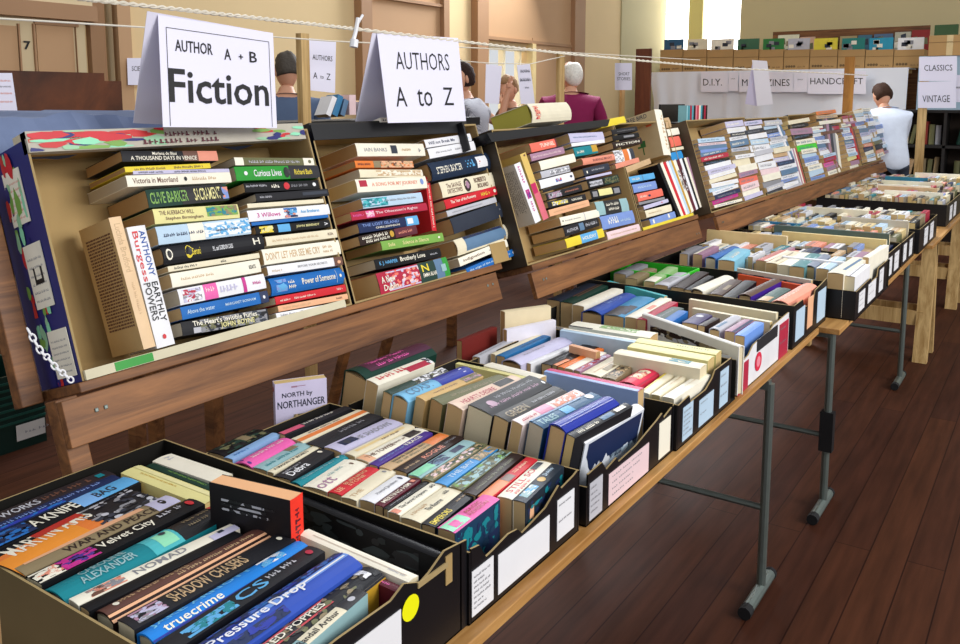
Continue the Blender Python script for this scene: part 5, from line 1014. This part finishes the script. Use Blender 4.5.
for i in range(10):
    a, b = yb_(xs[i]+.4, 50, YB+.12), yb_(xs[i+1]-.4, 50, YB+.12); W = b.x-a.x; h = a.z-bz; side = ORD[i+1] if i else 'leftmost'
    if i == 9: h += .0
    e = empty('cardboard_box', 'brown printed carton on the white bench, %s from left' % (side if i else 'first'), 'box', (a.x, YB+.12, bz), 'brown cartons on the bench'); mb = MB()
    mb.box((0, 0, 0), (W, .01, h), CB); mb.box((0, .30, 0), (W, .31, h), CB); mb.box((0, .01, 0), (.01, .30, h), CB); mb.box((W-.01, .01, 0), (W, .30, h), CB); mb.box((.01, .01, 0), (W-.01, .30, .01), CB)
    for q in range(4): mb.face([(W*(.12+.1*q)+.018*math.cos(t*math.pi/4), -.002, .05+.018*math.sin(t*math.pi/4)) for t in range(8)], mat('6c5434', .8))
    mb.box((0, -.001, h*.62), (W, 0, h*.66), mat('8c6c40', .8)); put_dash(mb, mat('6c5434', .8), lambda u, v: (W*u, -.002, h*v), .55, .9, .12, .2, .06)
    mb.build('carton_body', e)
    mm = MB(); mm.box((a.x+.025, YB+.2, bz+.02), (a.x+W-.025, YB+.23, a.z+.16), mat(magc[i], .5)); fn = lambda u, v, a=a, W=W: (a.x+.03+(W-.06)*u, YB+.198, a.z-.02+.17*v)
    dd = 'M %s,%s' % (magc[i], R.choice(['grey', 'ivory', 'slate', 'khaki'])); rr2 = random.Random(i)
    for _ in range(5):
        u, v = rr2.random()*.7, rr2.random()*.6; mm.face([fn(u, v), fn(u+.25, v), fn(u+.25, v+.3), fn(u, v+.3)], mat(rr2.choice(['grey', 'ivory', 'slate', magc[i], magc[i]]), .5))
    tag(mm.build('magazine_bundle'), '%s magazines standing in the carton %s from the left on the bench' % ({'2c5c80': 'blue', 'cream': 'cream', 'ivory': 'pale', '38684c': 'dull green', '2c7c3c': 'green', 'silver': 'grey', 'e0d040': 'yellow', '208078': 'teal', '2898b8': 'bright blue', 'f0f0f0': 'white'}[magc[i]], side if i else 'first'), 'magazines', 'magazines in the brown cartons')
a, b = yb_(928, 56, YB-.3), yb_(962, 34.5, YB-.3); mb = MB(); mb.box((a.x, YB-.3, a.z), (b.x, YB, b.z), CB); mb.box((a.x+.2, YB-.302, a.z), (a.x+.27, YB-.3, b.z), mat('d0b888', .4)); mb.box((a.x, YB-.302, a.z+.16), (b.x, YB-.3, a.z+.17), mat('8c6c40')); e = tag(mb.build('cardboard_box'), 'tall brown carton with tape at the right end above the CLASSICS sheet', 'box')
mb = MB(); mb.box((a.x+.05, YB-.28, b.z), (b.x-.05, YB-.2, b.z+.13), mat('304c28', .6)); tag(mb.build('magazine_bundle'), 'dark green volume standing on the tall taped carton', 'magazines')
mb = MB(); mb.box((a.x-.1, YB-.28, 0), (b.x+.5, YB, a.z), mat('90a8b8', .7, .05)); tag(mb.build('covered_cabinet'), 'cabinet under a pale blue-grey cloth right of the white cloth', 'cabinet')
# sloping board of leaning magazines above the cartons
ya = YB+.75; a, b = ony(773, 32, ya), ony(930, 30, ya)
e = empty('display_board', 'brown board behind the cartons with a row of leaning magazines', 'rack', (a.x, ya, 0)); mb = MB(); mb.box((0, 0, 1.2), (b.x-a.x, .04, a.z), WOODV); mb.box((0, -.12, a.z-.50), (b.x-a.x, 0, a.z-.48), WOODV); mb.box((0, 0, 0), (.05, .04, 1.2), WOODV); mb.box((b.x-a.x-.05, 0, 0), (b.x-a.x, .04, 1.2), WOODV); mb.build('board', e)
for i, (x0, x1, y0_, c, nm) in enumerate(((778, 799, 35, 'e0dcc0', 'cream'), (800, 815, 37, 'd0a890', 'peach'), (816, 838, 39, '687c50', 'olive'), (840, 857, 36, 'a89468', 'tan'), (858, 872, 35, '3c6a80', 'steel blue'), (874, 893, 34, '506a88', 'slate blue'), (895, 911, 32, 'b8b4a0', 'pale grey'), (912, 930, 30, '8c1c1c', 'dark red'))):
    a2, b2_ = ony(x0, y0_, ya-.06), ony(x1, y0_, ya-.06); mb = MB(); H2 = .36; mb.box((0, 0, 0), (b2_.x-a2.x, .015, H2), mat(c, .5)); rr2 = random.Random(i+50)
    for _ in range(6):
        u, v = rr2.random()*.6, rr2.random()*.7; W2 = b2_.x-a2.x; mb.face([(W2*u, -.001-.0003*_, H2*v), (W2*(u+.35), -.001-.0003*_, H2*v), (W2*(u+.3), -.001-.0003*_, H2*(v+.25)), (W2*u, -.001-.0003*_, H2*(v+.2))], mat(rr2.choice(['ivory', 'slate', 'khaki', c, 'olive']), .5))
    o = mb.build('magazine'); o.matrix_world = Matrix.Translation((a2.x, ya-.09, a2.z-H2)) @ Matrix.Rotation(-.12, 4, 'X'); tag(o, '%s magazine leaning on the brown board above the cartons' % nm, 'magazine', 'magazines on the board')
# dark book shelves at right
YK = 10.7; a = ony(884, 108, YK); ex = ony(1010, 108, YK).x
e = empty('book_shelf', 'dark shelving full of books behind the person in white', 'shelf', (a.x, YK, 0)); DK = mat('1a1614', .7); W = ex-a.x; zs = [ony(920, y, YK).z for y in (110, 145, 176)]
mb = MB(); mb.box((0, .34, 0), (W, .36, zs[0]), mat('2c2018', .8)); mb.build('back_panel', e)
for z in zs+[.4]: mb = MB(); mb.box((0, 0, z-.03), (W, .34, z), DK); mb.build('shelf_board', e)
for x in (0, W/2, W-.03): mb = MB(); mb.box((x, .0, 0), (x+.03, .34, zs[0]-.03), DK); mb.build('upright', e)
rk = random.Random(5); nb = 0
for z, hh in ((zs[1], .27), (zs[2], .22)):
    x = a.x+.06
    while x < ex-.1:
        th = rk.uniform(.03, .055); c = rk.choice(['8c3028', 'khaki', 'olive', 'ivory', 'tan', 'dark_green', 'maroon', 'dark_brown', 'grey', 'a08050', 'black'])
        if abs(x-(a.x+W/2)) < .07: x += .07; continue
        ln = rk.choice([0, 0, .06, .18]); l = Vector((-math.sin(ln), 0, -math.cos(ln))); n2 = Vector((0, -1, 0)); t = n2.cross(l)
        H3 = hh*rk.uniform(.75, 1); nb += 1
        farb = MB(); book_geo(farb, farb, c, H3, th, .15, '', True, None, 'tan', rk)
        o = farb.build('hardback_book'); o.matrix_world = frame((x+math.sin(ln)*H3/2, YK+.08, z+H3/2+.005+th*math.sin(ln)), l, t, n2)
        tag(o, 'old hardback standing on the dark shelves behind the person in white', 'book', 'old hardbacks on the dark shelves'); x += th+.012+math.sin(ln)*H3*.5
for i, (x, y, c) in enumerate(((692, 91.5, 0), )): pass
# small box of slim books on top of the far rack
p0_ = P3+Vector((0, 4.60, 0))+RV*.515-RW*.11; e = None; cs = ['8ac0c8', '4c98a8', 'crimson', '5ca8b8', 'charcoal', 'e08090', 'c84858', 'ivory', '4c98a8', 'charcoal', 'crimson', 'dark_brown']
mb = MB(); mb.box((-.14, -.005, -.01), (.03, .36, .0), mat('black')); mb.box((-.15, -.01, 0), (-.14, .36, .1), mat('black')); e = mb.build('small_black_tray'); e.location = (p0_.x, p0_.y, p0_.z); tag(e, 'small black tray holding slim books on top of the far rack', 'tray')
for i, c in enumerate(cs):
    l = Vector((0, 0, -1)); n2 = Vector((1, 0, 0)); t = n2.cross(l); book(frame((p0_.x+.01, p0_.y+.003+i*.028, p0_.z+.048), l, t, n2), c, .092, .022, .05, '%s slim book in the small black tray, %s from left' % (nice({'8ac0c8': 'pale blue', '4c98a8': 'teal', '5ca8b8': 'light teal', 'e08090': 'rose', 'c84858': 'red'}.get(c, c)), ORD[i+1]), group='slim books on top of the far rack')
# ---------------------------------------------------------------- people
SKIN = mat('c89478', .55, .05, 8)
def skinned(name, pts, edges, rad, m, parent, levels=1, root=0):
    me = bpy.data.meshes.new(name); me.from_pydata(pts, edges, []); o = bpy.data.objects.new(name, me); COL.objects.link(o); me.materials.append(m)
    sk = o.modifiers.new('skin', 'SKIN'); sk.use_smooth_shade = True
    if not me.skin_vertices: me.attributes.new('skin', 'FLOAT', 'POINT')
    for i, v in enumerate(me.skin_vertices[0].data): r = rad[i]; v.radius = r if isinstance(r, tuple) else (r, r); v.use_root = (i == root)
    su = o.modifiers.new('sub', 'SUBSURF'); su.levels = levels; su.render_levels = levels
    o.parent = parent; return o
def ball(mb, c, r, m, n=14, k=9, fn=None):
    vs = []; fs = []
    for j in range(k+1):
        th = math.pi*j/k
        for i in range(n):
            ph = 2*math.pi*i/n; v = Vector((math.sin(th)*math.cos(ph), math.sin(th)*math.sin(ph), math.cos(th)))
            v = Vector((v.x*r[0], v.y*r[1], v.z*r[2])); v = fn(v) if fn else v; vs.append(v+Vector(c))
    for j in range(k):
        for i in range(n): fs.append((j*n+i, (j+1)*n+i, (j+1)*n+(i+1) % n, j*n+(i+1) % n))
    mb.grid(vs, fs, m)
def person(label, head_px, depth, yaw, shirt, trousers, hair, pose, female=False, bald=False, shortsleeve=False, pattern=None, hairlen=0.0):
    """pose: pitch of trunk forward (deg), head pitch, head turn, hands L and R in local units (x right, y forward, z up)"""
    hp = CAM+ray(*head_px)*depth
    tp, hpitch, hturn, LH, RH = pose
    tpr = math.radians(tp); q = Matrix.Rotation(-tpr, 3, 'X'); hip = Vector((0, 0, .95))
    def T(x, y, z): return hip+q @ Vector((x, y, z-.95))
    sw = .17 if female else .195
    neck, hd = T(0, .01, 1.49), T(0, .035, 1.64)
    hz = hd.z; s = hp.z/hz
    M = Matrix.Translation((hp.x, hp.y, 0)) @ Matrix.Rotation(math.radians(yaw), 4, 'Z') @ Matrix.Scale(s, 4); M = M @ Matrix.Translation((-hd.x, -hd.y, 0))
    e = empty('person', label, 'person', M)
    pts, ed, rad = [], [], []
    def add(p, r, link=None):
        pts.append(Vector(p)); rad.append(r)
        if link is not None: ed.append((link, len(pts)-1))
        return len(pts)-1
    pel = add(hip, (.15, .10)); wa = add(T(0, 0, 1.12), (.125, .09), pel); ch = add(T(0, 0, 1.32), (.15, .105), wa); sh = add(T(0, 0, 1.42), (.11, .075), ch)
    nk = add(T(0, .01, 1.50), .052, sh); h0 = add(T(0, .02, 1.56), .06, nk)
    arms = {}
    for sd, hand in ((-1, LH), (1, RH)):
        s0 = add(T(sd*sw, 0, 1.41), .052, sh); S = pts[s0]; hnd = Vector(hand); d = hnd-S; Ld = min(d.length, .55); hnd = S+d.normalized()*Ld; mid = (S+hnd)/2
        bend = math.sqrt(max(.0, .285**2-(Ld/2)**2)); dirb = Vector((sd*.5, -.1, -1)); dirb = (dirb-d.normalized()*dirb.dot(d.normalized())).normalized(); el = mid+dirb*bend
        e1 = add(S.lerp(el, .5), .044, s0); e2 = add(el, .037, e1); e3 = add(el.lerp(hnd, .55), .032, e2); w0 = add(hnd, (.024, .02), e3)
        f = (hnd-el).normalized(); sdv = f.cross(Vector((0, 0, 1))).normalized() if abs(f.z) < .9 else Vector((1, 0, 0))
        pl = add(hnd+f*.05, (.034, .015), w0)
        for kk, (off, ln) in enumerate(((-.028, .065), (-.010, .078), (.010, .073), (.028, .058))):
            k1 = add(hnd+f*.085+sdv*off, .009, pl); k2 = add(hnd+f*(.085+ln*.5)+sdv*off*1.1+Vector((0, 0, -.008)), .0085, k1); add(hnd+f*(.08+ln)+sdv*off*1.1+Vector((0, 0, -.03)), .0075, k2)
        t1_ = add(hnd+f*.03-sdv*.04, .010, pl); add(hnd+f*.065-sdv*.058, .0085, t1_)
        arms[sd] = (S, pts[e1], el, pts[e3], hnd)
    for sd in (-1, 1):
        a = add((sd*.09, 0, .90), .082, pel); b = add((sd*.10, .015, .50), .056, a); c = add((sd*.10, -.01, .30), .052, b); d_ = add((sd*.105, -.02, .09), .038, c); add((sd*.12, .13, .035), (.04, .028), d_)
    skinned('body', pts, ed, rad, SKIN, e, 2)
    # head with face and ears
    hm = Matrix.Rotation(math.radians(hturn), 3, 'Z') @ Matrix.Rotation(-math.radians(hpitch)-tpr*.4, 3, 'X'); HC = hd+Vector((0, 0, .01))
    def hf(v):
        if v.z < 0: v = Vector((v.x*(1+v.z*2.2), v.y*(1+v.z*.6)+(-v.z)*.12, v.z))
        if v.y > .06 and abs(v.x) < .03 and -.045 < v.z < .03: v.y += .018*(1-abs(v.x)/.03)
        return hm @ v
    mb = MB(); ball(mb, HC, (.077, .096, .118), SKIN, 24, 16, hf)
    for sd in (-1, 1): ball(mb, HC+hm @ Vector((sd*.078, -.005, -.005)), (.012, .02, .033), SKIN, 8, 6, lambda v: hm @ v)
    ball(mb, HC+hm @ Vector((0, .105, -.018)), (.012, .018, .022), SKIN, 8, 6, lambda v: hm @ v)
    hh = mb.build('head', e, smooth=True)
    mb = MB()
    for sd in (-1, 1): ball(mb, HC+hm @ Vector((sd*.03, .088, .012)), (.011, .006, .006), mat('dark_brown', .4), 8, 6, lambda v: hm @ v)
    mb.build('eyes', hh, smooth=True); mb = MB(); ball(mb, HC+hm @ Vector((0, .098, -.06)), (.022, .006, .005), mat('a05850', .5), 8, 6, lambda v: hm @ v); mb.build('mouth', hh, smooth=True)
    HM = mat(hair, .75, .35, 60, .2, bump=.6); mb = MB(); rr2 = random.Random(len(label))
    def hr(v):
        g = 1.0+.04*math.sin(v.x*90)+.03*math.sin(v.z*120+v.y*60); v = v*g
        if v.y > .02 and v.z < .055: v = Vector((v.x*.86, .02+(v.y-.02)*.35, v.z))
        if v.z < -.05-hairlen: v = Vector((v.x*.75, v.y*.6-.02, -.05-hairlen))
        return hm @ v
    if bald:
        def hr(v):
            v = Vector((v.x, v.y*.9-.012, min(v.z, .045)*1.0))
            if v.y > .0: v.y *= .3
            return hm @ v
    ball(mb, HC+hm @ Vector((0, -.012, .012)), (.088+hairlen*.2, .105, .122+hairlen*.3), HM, 26, 16, hr); mb.build('hair', e, smooth=True)
    # clothes
    SM = pattern or mat(shirt, .85, .12, 14, .2, bump=.3)
    P, E, Rr = [], [], []
    def ad(p, r, link=None):
        P.append(Vector(p)); Rr.append(r)
        if link is not None: E.append((link, len(P)-1))
        return len(P)-1
    z0 = ad(hip+Vector((0, 0, -.14)), (.20, .145)); a = ad(hip, (.195, .145), z0); b = ad(T(0, 0, 1.12), (.18, .135), a); c = ad(T(0, -.005, 1.31), (.21, .155), b); d2 = ad(T(0, -.005, 1.415), (.175, .125), c); ad(T(0, .005, 1.48), .082, d2)
    for sd in (-1, 1):
        S, m1, el, m2, hnd = arms[sd]; x = ad(S, .076, d2); y = ad(m1, .064, x)
        if not shortsleeve: z = ad(el, .052, y); ad(el.lerp(hnd, .8), .042, z)
    skinned('shirt', P, E, Rr, SM, e, 2)
    P, E, Rr = [], [], []; a = ad(hip+Vector((0, 0, .02)), (.16, .115))
    for sd in (-1, 1): x = ad((sd*.095, 0, .86), .098, a); y = ad((sd*.102, .015, .5), .074, x); ad((sd*.106, -.018, .09), .062, y)
    skinned('trousers', P, E, Rr, mat(trousers, .85, .1, 12), e, 2)
    for sd in (-1, 1): mb = MB(); ball(mb, (sd*.115, .06, .045), (.052, .135, .05), mat('black', .5), 12, 8, lambda v: Vector((v.x, v.y, max(v.z, -.044)))); mb.build('shoe', e, smooth=True)
    return e
person('man with greying dark hair in blue checked shirt, beside the Fiction sign', (287, 73), 6.4, 38, '50607c', 'slate', '4c4640', (8, 12, 28, (-.25, .35, 1.05), (.2, .38, 1.1)))
person('woman with curly dark hair and patterned top, one hand raised beside the AUTHORS sign', (461, 80), 7.4, 100, 'grey', 'charcoal', '2c1c18', (6, 8, 60, (-.25, .35, 1.15), (.42, -.12, 1.55)), female=True, shortsleeve=True, hairlen=.03,
       pattern=banded('patterned_top', '3c3c4c', 'c8c8d0', 'DIAGONAL', 22, .8, 6))
person('person with light brown hair, hand to the face, in front of doorway', (508, 91), 8.2, 150, '705848', 'charcoal', '8c6c4c', (4, 18, 30, (-.12, .2, 1.50), (.2, .3, 1.1)), female=True, shortsleeve=True, hairlen=.01)
person('white-haired man in a maroon shirt with his back turned, looking down', (571, 77), 8.0, 28, '7c1c48', 'slate', 'd8d4cc', (14, 26, 30, (-.22, .38, 1.05), (.2, .40, 1.05)), bald=True)
person('person with brown hair in a white shirt leaning over the far books', (882, 97), 9.15, 30, 'dce4f4', 'slate', '3c261a', (24, 30, 10, (-.2, .55, .98), (.2, .60, .98)), hairlen=.02)
